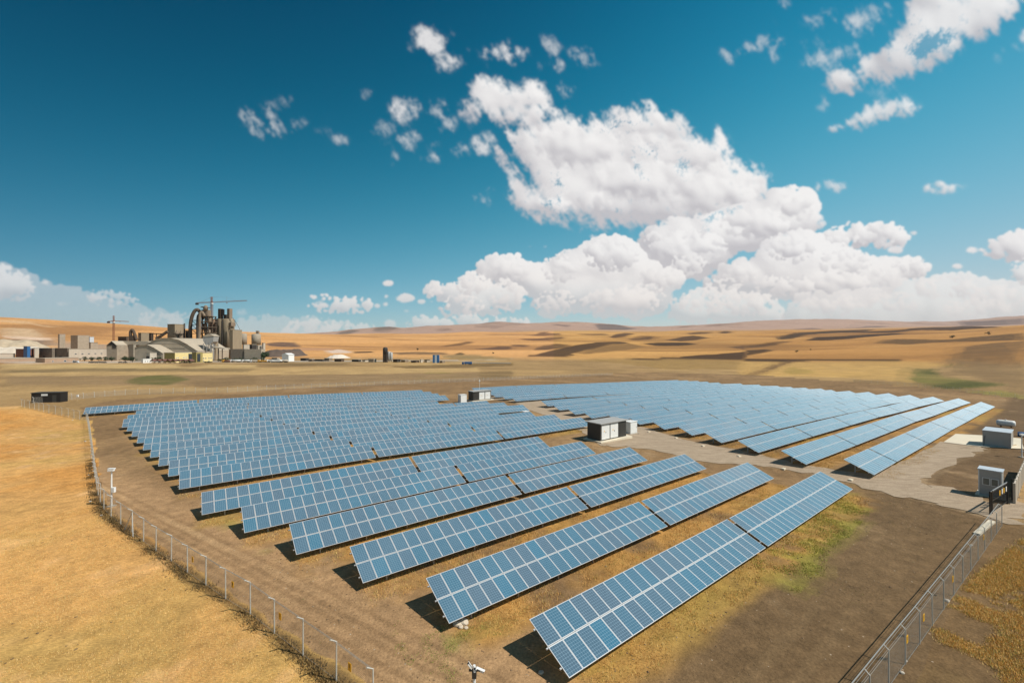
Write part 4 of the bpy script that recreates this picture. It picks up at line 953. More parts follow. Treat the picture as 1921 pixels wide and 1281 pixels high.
def row_keep(x, y):
    P = x*N[0]+y*N[1]; A = x*U[0]+y*U[1]; ok = np.zeros(len(x), bool)
    for blk, k, p0, a0, cols in ROWS:
        Lr = PITCHT*(sum(cols)/22.); ok |= (P > p0+2.2) & (P < p0+4.9) & (A > a0) & (A < a0+Lr-.6)
    return ok & (nz_(x, y, 2.2, 17) > -.3)
tufts('row_grass', 'orange dry grass in strips in front of the panel rows', None, 26000, [(.66,.38,.13),(.58,.30,.085),(.66,.45,.17),(.44,.35,.10)], .06, .22, width=.02, world=[(4,14), (50,30), (80,60), (40,110), (-30,80), (-40,45)], keep=row_keep, spread=.15)
gw = [tuple(hit(*p)) for p in [(1395,1045),(1470,1005),(1520,960),(1580,935),(1640,955),(1600,1000),(1545,1045),(1540,1085),(1490,1110),(1440,1090)]]
tufts('green_weeds', 'yellow green low weeds right of the front row', None, 2600, [(.36,.35,.06),(.44,.40,.09),(.25,.28,.05)], .04, .11, world=gw, keep=lambda x, y: nz_(x, y, 1.6, 23) > -.05, spread=.18)
tufts('front_weeds', 'green weeds on the bare soil at the ends of the front rows', [(740,1170),(830,1150),(900,1170),(950,1185),(900,1200),(870,1230),(850,1281),(780,1260),(740,1210)], 520, [(.22,.27,.05),(.30,.31,.07),(.17,.21,.045)], .03, .09, width=.025, keep=lambda x, y: nz_(x, y, .7, 29) > .12, spread=.13)
tufts('outer_grass', 'golden grass clumps outside the right fence', [(1640,1300),(1700,1240),(1760,1160),(1830,1080),(1921,1010),(1990,1040),(1990,1300)], 16000, [(.78,.47,.14),(.70,.40,.11),(.85,.58,.24),(.40,.35,.09)], .04, .16, width=.018, keep=lambda x, y: fbm(x/5.5+3, y/5.5, 4, 91) > .02, spread=.16)

# clods and small stones on the bare soil
def clods(name, label, n, world, keep, r0, r1, cols):
    a = np.array(world); lo, hi = a.min(0), a.max(0); rg = np.random.default_rng(n); out = []
    while len(out) < n:
        q = lo+(hi-lo)*rg.random((n*3, 2)); q = q[inside(q[:, 0], q[:, 1], world)]; q = q[keep(q[:, 0], q[:, 1])]
        if not len(q): break
        out += q.tolist()
    q = np.array(out[:n]); z = H(q[:, 0], q[:, 1])+EYE
    bm = bmesh.new(); bmesh.ops.create_icosphere(bm, subdivisions=1, radius=1); B = np.array([v.co[:] for v in bm.verts]); bm.verts.index_update(); Fb = np.array([[v.index for v in f.verts] for f in bm.faces]); bm.free()
    k = len(q); r = r0+(r1-r0)*rg.random(k)**3; sc = r[:, None]*rg.uniform(.6, 1.3, (k, 3))*np.array([1, 1, .65]); ang = rg.random(k)*6.28
    V = B[None]*(1+.25*rg.normal(0, 1, (k, len(B), 1)).clip(-1, 1))*sc[:, None]; c, s_ = np.cos(ang)[:, None], np.sin(ang)[:, None]
    V = np.stack([V[..., 0]*c-V[..., 1]*s_, V[..., 0]*s_+V[..., 1]*c, V[..., 2]], -1)+np.c_[q, z][:, None]
    me = bpy.data.meshes.new(name); me.from_pydata(V.reshape(-1, 3).tolist(), [], (Fb[None]+(np.arange(k)*len(B))[:, None, None]).reshape(-1, 3).tolist())
    cs = np.array(cols)[rg.integers(0, len(cols), k)]*rg.uniform(.8, 1.2, (k, 1)); at = me.color_attributes.new('tint', 'FLOAT_COLOR', 'POINT'); at.data.foreach_set('color', np.c_[np.repeat(cs, len(B), 0), np.ones(k*len(B))].astype(np.float32).ravel())
    me.materials.append(M_BLADE); o = stuff(link(name, me)); o['label'] = label; o['category'] = 'stones'; return o
fieldP = lambda x, y: x*N[0]+y*N[1]
clods('soil_clods', 'crumbs of dry soil and small stones on the bare ground inside the fences', 9000, [(-3,14), (46,39), (50,55), (10,75), (-38,58), (-24,38)], lambda x, y: (fieldP(x, y) < -5) & (nz_(x, y, 2.5, 37) > -.1), .012, .075, [(.17,.11,.06), (.21,.14,.08), (.13,.085,.048), (.30,.22,.14)])
clods('gravel_stones', 'loose stones on the gravel track', 2500, [tuple(hit(*p)) for p in TRACK], lambda x, y: x < 75, .02, .085, [(.42,.33,.24), (.34,.26,.18), (.50,.41,.31)])
clods('stubble_clods', 'dark clumps and droppings in the golden grass', 900, [tuple(p) for p in FENCE_L[:17]]+[(-60,58), (-60,14), (-14,14)], lambda x, y: nz_(x, y, 6, 43) > .1, .02, .09, [(.20,.13,.06), (.28,.19,.08), (.14,.095,.05)])
tufts('sparse_weeds', 'sparse small weeds on the bare soil inside the fences', None, 1500, [(.22,.22,.06),(.30,.26,.09),(.34,.25,.10),(.17,.19,.05)], .03, .12, width=.02, blades=7, world=[(-3,14), (46,39), (60,52), (10,75), (-38,58), (-24,38)], keep=lambda x, y: (fieldP(x, y) < -5) & (nz_(x, y, 4, 47) > .18), spread=.12)

# ------------------------------------------------------------------ the works beyond the field
X1=lambda x: x/5.5706
Y1=lambda y: 540+y/5.5706
X2=lambda x: 180+x/5.65
Y2=lambda y: 540+y/5.65
X4=lambda x: 480+x/4.002
Y4=lambda y: 580+y/4.002
def wx(px, D): return (px-960.5)/F*D
def wz(py, D): return -(py-HZ)/F*D+EYE
class Far:
    """a thing whose parts are given in scene coordinates"""
    def __init__(s, name, label, cat, x, y, group=None, z=None):
        s.o = Vector((x, y, gz(x, y) if z is None else z)); s.t = thing(name, label, cat, s.o, 0, group)
    def part(s, name, mb, m, parent=None, smooth=False):
        off = s.o if parent is None else s.o
        mb.v = [(x-off.x, y-off.y, z-off.z) for x, y, z in mb.v]
        return mb.build(name, m, parent or s.t, smooth)
ROTB = R(-15)                                       # the works stand turned away from the sun
E1 = (math.cos(ROTB), math.sin(ROTB)); E2 = (-math.sin(ROTB), math.cos(ROTB))
def footprint(xl, xc, xr, D, deep=160):
    """corner seen at xc, left end of the shaded face at xl, far end of the sunny face at xr"""
    kl, kc, kr = [(q-960.5)/F for q in (xl, xc, xr)]; x1 = kc*D
    w1 = (x1-kl*D)/(E1[0]-kl*E1[1]); den = kr*E2[1]-E2[0]; w2 = (x1-kr*D)/den if abs(den) > .02 else 10.
    w2 = min(max(w2, 3), deep); return x1, w1, w2, Matrix.Translation((x1, D, 0)) @ Matrix.Rotation(ROTB, 4, 'Z')
def turned(mb, M4): mb.v = [tuple(M4 @ Vector(q)) for q in mb.v]; return mb
def block(name, label, cat, xl, xc, xr, yt, yb, D, wall, roof=None, group=None, doors=(), wins=(), deep=160, gable=0, low=None):
    """a building whose shaded face spans xl..xc and whose sunny side face runs back to xr (photo pixels)"""
    x1, w1, w2, M4 = footprint(xl, xc, xr, D, deep); zt = wz(yt, D); far_ = M4 @ Vector((0, w2, 0)); lft = M4 @ Vector((-w1, 0, 0))
    zb = min(gz(x1, D), gz(far_.x, far_.y), gz(lft.x, lft.y), wz(yb, D))-1
    if low: zt = gz(x1, D)+low
    c = M4 @ Vector((-w1/2, w2/2, 0)); B = Far(name, label, cat, c.x, c.y, group, z=zb+1); B.M, B.w1, B.w2, B.zb, B.zt = M4, w1, w2, zb, zt
    P_ = lambda nm, mb, m, par=None: B.part(nm, turned(mb, M4), m, par)
    if gable:
        P_('wall', MB().box(-w1, 0, 0, w2, zb, zt), wall); P_('roof', MB().prism([(-w1-.6, zt), (.6, zt), (-w1/2, zt+gable)], -.6, w2+.6), roof or M_ROOF)
    else:
        P_('wall', MB().box(-w1, 0, 0, w2, zb, zt), wall); P_('roof', MB().box(-w1-.3, .3, -.3, w2+.3, zt, zt+.5), roof or wall)
    for (f0, f1, z0, z1) in wins:      # windows on the sunny side, as fractions
        ya, yb_ = w2*f0, w2*f1; w = P_('window', MB().box(.003, .12, ya, yb_, zb+1+z0, zb+1+z1), M_WHITE)
        P_('pane', MB().box(.121, .14, ya+.15, yb_-.15, zb+1.15+z0, zb+.85+z1), M_GLASSD, w)
    for (f0, f1, z1) in doors:         # doors on the near face
        P_('door', MB().box(-w1+w1*f0, -w1+w1*f1, -.12, -.003, zb+1, zb+1+z1), M_DARK)
    return B
def lattice(q, a, b, w, n, r=.16, tri=False):
    """square lattice boom from a to b"""
    a, b = Vector(a), Vector(b); d = (b-a).normalized(); up = Vector((0,0,1)) if abs(d.z) < .9 else Vector((0,1,0)); s = d.cross(up).normalized(); u = s.cross(d).normalized()
    cs = [s*w/2+u*w/2, s*w/2-u*w/2, -s*w/2-u*w/2, -s*w/2+u*w/2]
    if tri: cs = [u*w*.7, s*w/2-u*w*.2, -s*w/2-u*w*.2]
    m = len(cs)
    for c in cs: q.bar(a+c, b+c, r*1.5)
    for k in range(n):
        p, p2 = a+(b-a)*k/n, a+(b-a)*(k+1)/n
        for j in range(m):
            c, c2 = cs[j], cs[(j+1) % m]
            q.bar(p+c, p2+c2, r); q.bar(p+c, p+c2, r)
def crane(label, px, ytop, ybase, D, yj, xl, xr, ytip_r, mast_w, apex=True, grp='tower cranes over the works'):
    x = wx(px, D); zb = gz(x, D); zj = wz(yj, D); zt = wz(ytop, D)
    Cq = Far('tower_crane', label, 'crane', x, D, grp)
    q = MB(); lattice(q, (x, D, zb-1), (x, D, zj), mast_w, int((zj-zb)/3.2), .2); Cq.part('mast', q, M_CRANE)
    q = MB(); lattice(q, (x, D, zj+.5), (wx(xr, D), D, wz(ytip_r, D)+.5), 1.5, 26, .12, True); Cq.part('jib', q, M_CRANE)
    q = MB(); lattice(q, (x, D, zj+.5), (wx(xl, D), D, zj-.6), 1.5, 9, .16, True); cj = Cq.part('counter_jib', q, M_CRANE)
    cx = wx(xl, D); Cq.part('counterweight', MB().box(cx-.5, cx+3.2, D-1, D+1, zj-3.0, zj-.3), M_DARK, cj)
    q = MB(); lattice(q, (x, D, zj), (x, D, zt), mast_w*.8, 5, .18); Cq.part('tower_head', q, M_CRANE)
    q = MB(); q.box(x+1.0, x+2.8, D-2.2, D-.6, zj-2.3, zj-.2); Cq.part('operator_cab', q, M_WHITE)
    if apex:
        q = MB(); top = (x, D, zt)
        q.bar(top, (wx(xl+8, D), D, zj+.6), .14); q.bar(top, (x+(wx(xr, D)-x)*.42, D, zt-.6), .1); q.bar((x+(wx(xr, D)-x)*.42, D, zt-.6), (x+(wx(xr, D)-x)*.80, D, zj+1.6), .1); q.bar((x+(wx(xr, D)-x)*.42, D, zt-.6), (x+(wx(xr, D)-x)*.42, D, zj+.8), .12)
        Cq.part('tie_bars', q, M_CRANE)
    q = MB(); hx = x+(wx(xr, D)-x)*.43; q.box(hx-.9, hx+.9, D-.7, D+.7, zj-.6, zj+.1); Cq.part('trolley', q, M_CRANE)
crane('taller crane with a long jib above the middle of the works', X2(1225), Y2(95), Y2(500), 632, Y2(158), X2(1060), X2(1600), Y2(140), 2.4)
crane('shorter distant crane standing left of the works against the hill', X1(1187), Y1(290), Y1(550), 760, Y1(350), X1(1125), X1(1345), Y1(357), 2.0, apex=False)

# preheater tower
Dp = 615; P0x, P1x = wx(X2(1088), Dp), wx(X2(1192), Dp); zb = gz((P0x+P1x)/2, Dp); zt = wz(Y2(300), Dp)
PT = Far('preheater_tower', 'tall dusty steel tower with big curved ducts in the works', 'industrial tower', (P0x+P1x)/2, Dp)
q = MB(); colx = np.linspace(P0x, P1x, 4); coly = np.linspace(Dp, Dp+15, 3); lev = np.linspace(zb+6, zt, 8)
for x in colx:
    for y in coly: q.box(x-.55, x+.55, y-.55, y+.55, zb-1, zt)
for z in lev:
    for y in coly: q.box(P0x, P1x, y-.35, y+.35, z-.5, z-.02)
for k in range(len(lev)-1):
    for j in (0, 2):
        q.bar((colx[j], Dp-.3, lev[k]), (colx[j+1], Dp-.3, lev[k+1]), .45); q.bar((P1x+.3, coly[0 if k % 2 else 1], lev[k]), (P1x+.3, coly[1 if k % 2 else 2], lev[k+1]), .45)
PT.part('steel_frame', q, M_DUST)
for z in lev: PT.part('floor_slab', MB().box(P0x-1.6, P1x+1.4, Dp-1.6, Dp+16.2, z, z+.55), M_DUSTL)
for k, z in enumerate(lev):
    q = MB()
    for y, xa, xb in ((Dp-1.6, P0x-1.6, P1x+1.4),): 
        q.bar((xa, y, z+1.7), (xb, y, z+1.7), .14); q.bar((xa, y, z+1.1), (xb, y, z+1.1), .1)
        for x in np.linspace(xa, xb, 7): q.bar((x, y, z+.55), (x, y, z+1.7), .12)
    PT.part('guard_rail', q, M_DUST)
for k, (fx_, fy_, zi) in enumerate(((.25,.3,7.35), (.78,.4,6.2), (.3,.45,5.0), (.75,.3,3.9), (.35,.3,2.7), (.7,.35,1.6))):
    x, y = P0x+(P1x-P0x)*fx_, Dp+15*fy_; z = lev[0]+(lev[-1]-lev[0])*(zi/7.); r = 2.9
    q = MB(); q.lathe(x, y, [(.7, z-7.5), (r, z-1.5), (r, z+5), (r*.75, z+6), (r*.4, z+6.4)], 18); PT.part('cyclone', q, M_DUSTL, smooth=True)
def duct(pts, r, m=M_DUST, n=14):
    p3 = [Vector((wx(X2(x), Dp+dy), Dp+dy, wz(Y2(y), Dp+dy))) for x, y, dy in pts]
    fine = []
    for k in range(len(p3)-1):
        a, b, c, d = p3[max(k-1, 0)], p3[k], p3[k+1], p3[min(k+2, len(p3)-1)]
        for t in np.linspace(0, 1, 6)[:-1]: fine.append(.5*((2*b)+(-a+c)*t+(2*a-5*b+4*c-d)*t*t+(-a+3*b-3*c+d)*t**3))
    fine.append(p3[-1]); q = MB(); q.tube(fine, r, n); return q
PT.part('gas_duct', duct([(1105,262,4), (1078,232,4), (1050,240,3), (1025,282,2), (1008,340,2), (1000,410,2), (1000,490,2), (1004,585,2)], 2.3), M_DUST, smooth=True)
PT.part('gas_duct', duct([(1120,255,2), (1108,270,0), (1085,300,-2), (1078,360,-3), (1078,450,-3), (1080,560,-3), (1084,650,-3)], 2.0), M_DARK, smooth=True)
PT.part('gas_duct', duct([(1150,300,-2), (1128,262,-3), (1108,262,-4), (1098,320,-4), (1098,420,-3), (1094,520,-3), (1090,672,-3)], 1.7), M_DUSTL, smooth=True)
q = MB()
for y in (345, 392, 438, 485, 540): q.bar((wx(X2(1000), Dp), Dp+2, wz(Y2(y), Dp)), (wx(X2(1085), Dp), Dp-2, wz(Y2(y), Dp)), .8)
for y0, y1 in ((345,392), (392,438), (438,485)): q.bar((wx(X2(1004), Dp), Dp+2, wz(Y2(y0), Dp)), (wx(X2(1078), Dp), Dp-2, wz(Y2(y1), Dp)), .5)
PT.part('duct_braces', q, M_DARK)
q = MB(); xa, xb = wx(X2(1100), Dp), wx(X2(1180), Dp); zc_ = wz(Y2(208), Dp)
q.prism([(xa, zc_+.3), (xb, zc_-.5), (xb-1, zc_+.6), (xa+3, zc_+1.6)], Dp, Dp+8); PT.part('canopy', q, M_DARK)
q = MB()
for f in (.3, .62, .9): q.box(xa+(xb-xa)*f-.25, xa+(xb-xa)*f+.25, Dp+2, Dp+2.5, zt, zc_+.4)
PT.part('canopy_post', q, M_DARK)
q = MB(); q.box(wx(X2(1110), Dp), wx(X2(1172), Dp), Dp+1, Dp+9, zt+.6, zt+9.5); PT.part('top_housing', q, M_DUSTL)
q = MB(); x = wx(X2(1158), Dp); q.lathe(x, Dp+1, [(2.6, zt+9), (2.6, zt+14), (1.2, zt+16)], 16); PT.part('top_vessel', q, M_DUSTL, smooth=True)
# silo block with two roof houses
Ds = 640
SB = Far('silo_block', 'tall pinkish grey silo block with two dark houses on its roof', 'silo block', wx(X2(1340), Ds), Ds)
def put_box(B, name, m, xl, xc, xr, yt, yb, parent=None, D=None):
    D = D or Ds; x1, w1, w2, M4 = footprint(X2(xl), X2(xc), X2(xr), D, 60); return B.part(name, turned(MB().box(-w1, 0, 0, w2, wz(Y2(yb), D), wz(Y2(yt), D)), M4), m, parent)
put_box(SB, 'pink_tower', M_PINK, 1200, 1238, 1290, 328, 690)
for cx_, r, yt, m in ((1318, 7.2, 335, M_CONC2), (1383, 8.2, 333, M_CONC2)):
    x = wx(X2(cx_), Ds); q = MB(); q.lathe(x, Ds+4, [(r, gz(x, Ds)-1), (r, wz(Y2(yt), Ds)), (r*.96, wz(Y2(yt), Ds)+.8)], 28); SB.part('silo', q, m, smooth=True)
q = MB(); x0, x1 = wx(X2(1288), Ds), wx(X2(1412), Ds); q.box(x0, x1, Ds-2, Ds+12, wz(Y2(335), Ds)+.3, wz(Y2(326), Ds)); SB.part('roof_deck', q, M_DUST)
h1 = put_box(SB, 'roof_house', M_DUST, 1292, 1318, 1350, 220, 327); put_box(SB, 'opening_shade', M_BLACK, 1322, 1343, 1349, 226, 292, parent=h1, D=Ds-.6)  # black box stands for the shade inside the roof house
h2 = put_box(SB, 'roof_house', M_DUSTL, 1388, 1414, 1446, 219, 330)
put_box(SB, 'vessel_frame', M_DARK, 1352, 1378, 1388, 282, 328)
q = MB(); q.bar((wx(X2(1283), Ds-9), Ds-9, wz(Y2(330), Ds-9)), (wx(X2(1262), Ds-9), Ds-9, wz(Y2(500), Ds-9)), 1.6); q.bar((wx(X2(1336), Ds-6), Ds-6, wz(Y2(335), Ds-6)), (wx(X2(1336), Ds-6), Ds-6, wz(Y2(640), Ds-6)), 1.3); SB.part('conveyor_chute', q, M_DARK)
put_box(SB, 'hanging_house', M_DUSTL, 1408, 1432, 1480, 366, 404, D=Ds-4)
q = MB(); q.bar((wx(X2(1420), Ds-6), Ds-6, wz(Y2(404), Ds-6)), (wx(X2(1420), Ds-6), Ds-6, wz(Y2(620), Ds-6)), .9); q.bar((wx(X2(1470), Ds-6), Ds-6, wz(Y2(340), Ds-6)), (wx(X2(1525), Ds-6), Ds-6, wz(Y2(440), Ds-6)), .35); q.bar((wx(X2(1450), Ds-6), Ds-6, wz(Y2(315), Ds-6)), (wx(X2(1475), Ds-6), Ds-6, wz(Y2(365), Ds-6)), .35); SB.part('support_strut', q, M_DUST)
block('mill_building', 'tall plain tan concrete building right of the silo block', 'building', X2(1416), X2(1450), X2(1548), Y2(446), Y2(650), 610, M_CONC2)
def silo(label, cx_, r_px, yt, yb, D, cap=None, m=M_CONC):
    x = wx(X2(cx_), D); r = r_px/5.65*D/F; zt_ = wz(Y2(yt), D); zb_ = wz(Y2(yb), D); g = gz(x, D)
    B = Far('storage_silo', label, 'silo', x, D)
    q = MB(); q.lathe(x, D, [(r, zb_), (r, zt_), (r*.75, zt_+1.2), (.5, zt_+1.6)], 26); B.part('shell', q, m, smooth=True)
    q = MB()
    for k in range(6):
        a = k*math.pi/3; q.box(x+r*.85*math.cos(a)-.6, x+r*.85*math.cos(a)+.6, D+r*.85*math.sin(a)-.6, D+r*.85*math.sin(a)+.6, g-1, zb_)
    B.part('leg_ring', q, M_DUST)
    if cap:
        q = MB(); cw = 1.6; q.box(x+.5, x+.5+2*cw, D-cw, D+cw, zt_+.5, wz(Y2(cap), D)); B.part('head_house', q, M_DUSTL)
    return B
silo('squat pale silo behind the tan mill building', 1562, 34, 492, 602, 650)
silo('round pale silo with a little head house, rightmost of the works', 1698, 43, 497, 602, 600, 455)
# low frames right of the works
for k, (xl, xc, xr, yt, yb, lab) in enumerate(((1556,1570,1628,602,640,'low white framed shed below the squat silo'), (1628,1655,1700,602,645,'open dark bay under the round silo'), (1700,1722,1762,608,645,'low white framed shed right of the round silo'), (1760,1775,1795,585,640,'slim white stair tower right of the sheds'))):
    block('plant_shed', lab, 'shed', X2(xl), X2(xc), X2(xr), Y2(yt), Y2(yb), 575, M_DARK if k == 1 else M_OFFWHITE, M_ROOF, doors=((.2,.8,4),))
# hopper
HP = Far('loading_hopper', 'grey hopper on a braced steel frame in front of the silos', 'hopper', wx(X2(1195), 560), 560); Dh = 560
xa, xb = wx(X2(1135), Dh), wx(X2(1250), Dh)
HP.part('bin', MB().prism([(xa, wz(Y2(520), Dh)), (xb, wz(Y2(510), Dh)), (xb-1.5, wz(Y2(570), Dh)), (xb-5, wz(Y2(600), Dh)), (xa+3, wz(Y2(600), Dh)), (xa, wz(Y2(560), Dh))], Dh, Dh+10), M_GREY)
HP.part('roof', MB().prism([(xa-.6, wz(Y2(520), Dh)+.01), (xb+.6, wz(Y2(510), Dh)+.01), (xb-5, wz(Y2(488), Dh)), (xa+6, wz(Y2(488), Dh))], Dh-.5, Dh+10.5), M_ROOF)
q = MB()
for x in np.linspace(xa+.5, xb-.5, 4):
    for y in (Dh, Dh+9): q.box(x-.35, x+.35, y-.35, y+.35, gz(x, y)-1, wz(Y2(590), Dh))
for a_2, b_2 in ((0, 1), (1, 2), (2, 3)):
    xs_ = np.linspace(xa+.5, xb-.5, 4); q.bar((xs_[a_2], Dh-.4, wz(Y2(665), Dh)), (xs_[b_2], Dh-.4, wz(Y2(560), Dh)), .4); q.bar((xs_[a_2], Dh-.4, wz(Y2(625), Dh)), (xs_[b_2], Dh-.4, wz(Y2(625), Dh)), .4)
HP.part('support_frame', q, M_STEEL)
cn_ = Far('loading_canopy', 'flat pale canopy right of the hopper', 'canopy', wx(X2(1300), 545), 545)
cn_.part('roof', MB().prism([(wx(X2(1235), 545), wz(Y2(622), 545)), (wx(X2(1362), 545), wz(Y2(640), 545)), (wx(X2(1362), 545), wz(Y2(650), 545)), (wx(X2(1240), 545), wz(Y2(634), 545))], 545, 556), M_ROOF)
q = MB()
for xx_ in (1262, 1300, 1340): q.box(wx(X2(xx_), 547)-.4, wx(X2(xx_), 547)+.4, 546.5, 547.3, gz(wx(X2(xx_), 547), 547)-1, wz(Y2(636), 547))
cn_.part('post', q, M_DUST)
block('silo_annex', 'tan low block between hopper and silos', 'building', X2(1252), X2(1268), X2(1296), Y2(515), Y2(650), 580, M_CONC2)
# left part of the works
block('raw_mill_house', 'tall dark sided block left of the steel tower', 'building', X2(757), X2(835), X2(932), Y2(386), Y2(560), 640, M_CONC2)
block('crusher_house', 'medium dark sided block left of the tall block', 'building', X2(447), X2(478), X2(562), Y2(478), Y2(565), 640, M_CONC2)
block('transfer_house', 'small dark block joining the conveyor gallery', 'building', X2(562), X2(587), X2(600), Y2(480), Y2(552), 636, M_DUST)
block('low_workshop', 'low dark box left of the arched duct', 'building', X2(233), X2(322), X2(328), Y2(520), Y2(565), 640, M_DUST, M_DARK)
cg = Far('conveyor_gallery', 'sloping dark conveyor gallery rising to the tall block', 'conveyor', wx(X2(690), 630), 630)
q = MB(); q.bar((wx(X2(590), 630), 630, wz(Y2(486), 630)), (wx(X2(700), 630), 630, wz(Y2(486), 630)), 1.5); q.bar((wx(X2(640), 628), 628, wz(Y2(540), 628)), (wx(X2(760), 628), 628, wz(Y2(462), 628)), 3.2, 3.0); cg.part('gallery', q, M_DUST)
q = MB()
for xx_ in (600, 640, 690): q.bar((wx(X2(xx_), 630), 630, wz(Y2(486), 630)), (wx(X2(xx_), 630), 630, wz(Y2(560), 630)), .7)
cg.part('trestle', q, M_DARK)
ad = Far('arched_duct', 'tall curved pipe arch standing left of the crusher block', 'duct', wx(X2(385), 625), 625); Dp = 625
ad.part('pipe', duct([(368,570,0), (366,510,0), (366,470,0), (382,446,0), (398,462,0), (414,505,0), (432,552,0)], 1.9, n=12), M_DUST, smooth=True)
q = MB(); q.box(wx(X2(360), 625), wx(X2(404), 625), 623, 628, gz(wx(X2(380), 625), 625)-1, wz(Y2(505), 625)); ad.part('base_block', q, M_DUST)
st_ = Far('stack', 'slim dark chimney right of the tall dark sided block', 'chimney', wx(X2(937), 628), 628)
st_.part('flue', MB().lathe(wx(X2(937), 628), 628, [(1.2, gz(wx(X2(937), 628), 628)-1), (1.0, wz(Y2(376), 628))], 12), M_DARK, smooth=True)
for k, (cx_, yt) in enumerate(((860,445), (905,452))):
    B = Far('filter_vessel', ('left' if k == 0 else 'right')+' pale cone topped vessel in front of the tall dark block', 'vessel', wx(X2(cx_), 618), 618); x = wx(X2(cx_), 618)
    B.part('shell', MB().lathe(x, 618, [(2.6, gz(x, 618)-1), (2.6, wz(Y2(yt+35), 618)), (1.2, wz(Y2(yt+8), 618)), (.6, wz(Y2(yt), 618))], 16), M_DUSTL, smooth=True)
    B.part('walkway', MB().box(x-3.2, x+3.2, 614.6, 621, wz(Y2(492), 618), wz(Y2(487), 618)), M_DARK)
for k, (xl, xc, xr, yt) in enumerate(((948,958,975,455), (968,982,1000,470))): block('duct_house', ('taller' if k == 0 else 'lower')+' dark narrow house at the foot of the steel tower', 'building', X2(xl), X2(xc), X2(xr), Y2(yt), Y2(570), 622, M_DUST)
# big halls
DH = 555
def hall(name, label, pts, D, depth, roofm, wallm, base_y):
    """a long hall: its cross-section as seen, run back in depth; the upper outline is the roof, below it the gable wall"""
    P = [(wx(x, D), wz(y, D)) for x, y in pts]; B = Far(name, label, 'hall', sum(p[0] for p in P)/len(P), D+depth/2)
    zb_ = min(gz(p[0], D) for p in P)-1.5; zlow = wz(base_y, D)
    B.part('wall', MB().prism([(P[0][0]+.4, zb_)]+[(x, z-.4) for x, z in P]+[(P[-1][0]-.4, zb_)], D, D+depth), wallm)
    q = MB()
    for (xa_, za), (xb_, zb2) in zip(P[:-1], P[1:]):
        q.quad((xa_-.0, D-1, za), (xb_, D-1, zb2), (xb_, D+depth+1, zb2), (xa_, D+depth+1, za)); q.quad((xa_, D-1, za-.5), (xb_, D-1, zb2-.5), (xb_, D-1, zb2), (xa_, D-1, za))
    B.part('roof', q, roofm); return B, P, zb_
hb1, P, zb_ = hall('storage_hall', 'huge pale storage hall with a wide rounded roof', [(X2(500), Y2(640)), (X2(545), Y2(592)), (X2(640), Y2(545)), (X2(720), Y2(530)), (X2(800), Y2(531)), (X2(880), Y2(548)), (X2(965), Y2(592)), (X2(1082), Y2(668))], 548, 60, M_ROOF, M_ROOF, Y2(668))
q = MB(); q.bar((wx(X2(560), 546.6), 546.6, wz(Y2(596), 546.6)), (wx(X2(972), 546.6), 546.6, wz(Y2(598), 546.6)), .35); hb1.part('seam_rail', q, M_DUST)
hb2, P, zb_ = hall('clinker_hall', 'pale hall with a dark open gable at its left end', [(X2(112), Y2(612)), (X2(172), Y2(562)), (X2(225), Y2(606))], 560, 66, M_ROOF, M_CONC, Y2(612))
hb2.part('opening_shade', MB().prism([(wx(X2(122), 559.6), wz(Y2(609), 559.6)), (wx(X2(172), 559.6), wz(Y2(567), 559.6)), (wx(X2(216), 559.6), wz(Y2(606), 559.6))], 559.6, 559.9), M_BLACK); hb2.part('opening_shade', MB().box(wx(X2(172), 559.6), wx(X2(212), 559.6), 559.6, 559.9, wz(Y2(640), 559.6), wz(Y2(609), 559.6)), M_DARK)  # dark sheets on the gable stand for the shade inside
block('hall_side', 'pale side wall of the hall under its long roof', 'building', X2(212), X2(228), X2(352), Y2(604), Y2(690), 566, M_OFFWHITE, M_ROOF)
q = MB(); hb2.part('roof_slope', MB().prism([(wx(X2(175), 566), wz(Y2(563), 566)), (wx(X2(300), 566), wz(Y2(563), 566)), (wx(X2(478), 566), wz(Y2(566), 566)), (wx(X2(560), 566), wz(Y2(592), 566)), (wx(X2(415), 566), wz(Y2(606), 566)), (wx(X2(225), 566), wz(Y2(606), 566))], 575, 600), M_ROOF)
block('grey_annex', 'grey windowless annex right of the open gabled hall', 'building', X2(345), X2(398), X2(416), Y2(602), Y2(705), 556, M_CONC)
hb3, P, zb_ = hall('packing_hall', 'low pale gabled hall in front of the huge storage hall', [(X2(410), Y2(638)), (X2(470), Y2(608)), (X2(550), Y2(600)), (X2(620), Y2(632)), (X2(712), Y2(690))], 530, 26, M_ROOF, M_CONC, Y2(690))
block('packing_annex', 'white front with a dark doorway below the low gabled hall', 'building', X2(530), X2(572), X2(645), Y2(690), Y2(735), 520, M_OFFWHITE, M_ROOF, doors=((.1,.9,7),))
block('long_store', 'very long white store with a flat roof on the left', 'building', X1(712), X1(722), X1(1168), Y1(640), Y1(722), 560, M_OFFWHITE, M_ROOF, wins=((.12,.17,8,9.5), (.27,.32,8,9.5), (.42,.47,8,9.5), (.57,.62,8,9.5), (.72,.77,8,9.5), (.87,.92,8,9.5)))
block('block_store', 'grey block built store left of the very long white one', 'building', X1(408), X1(545), X1(552), Y1(632), Y1(720), 565, M_BRICK, M_ROOF, doors=((.3,.5,6),))
block('block_store', 'second grey block store with a doorway, beside the long white store', 'building', X1(556), X1(706), X1(714), Y1(632), Y1(720), 563, M_BRICK, M_ROOF, doors=((.4,.62,6),))
block('red_shed', 'dark red open shed with a grey roof at the far left', 'shed', X1(165), X1(300), X1(312), Y1(640), Y1(708), 558, M_RUST, M_GREY, doors=((.55,.8,6),))
block('red_shed', 'small dark red shed right of the blue fronted one', 'shed', X1(313), X1(350), X1(356), Y1(634), Y1(706), 562, M_RUST, M_GREY)
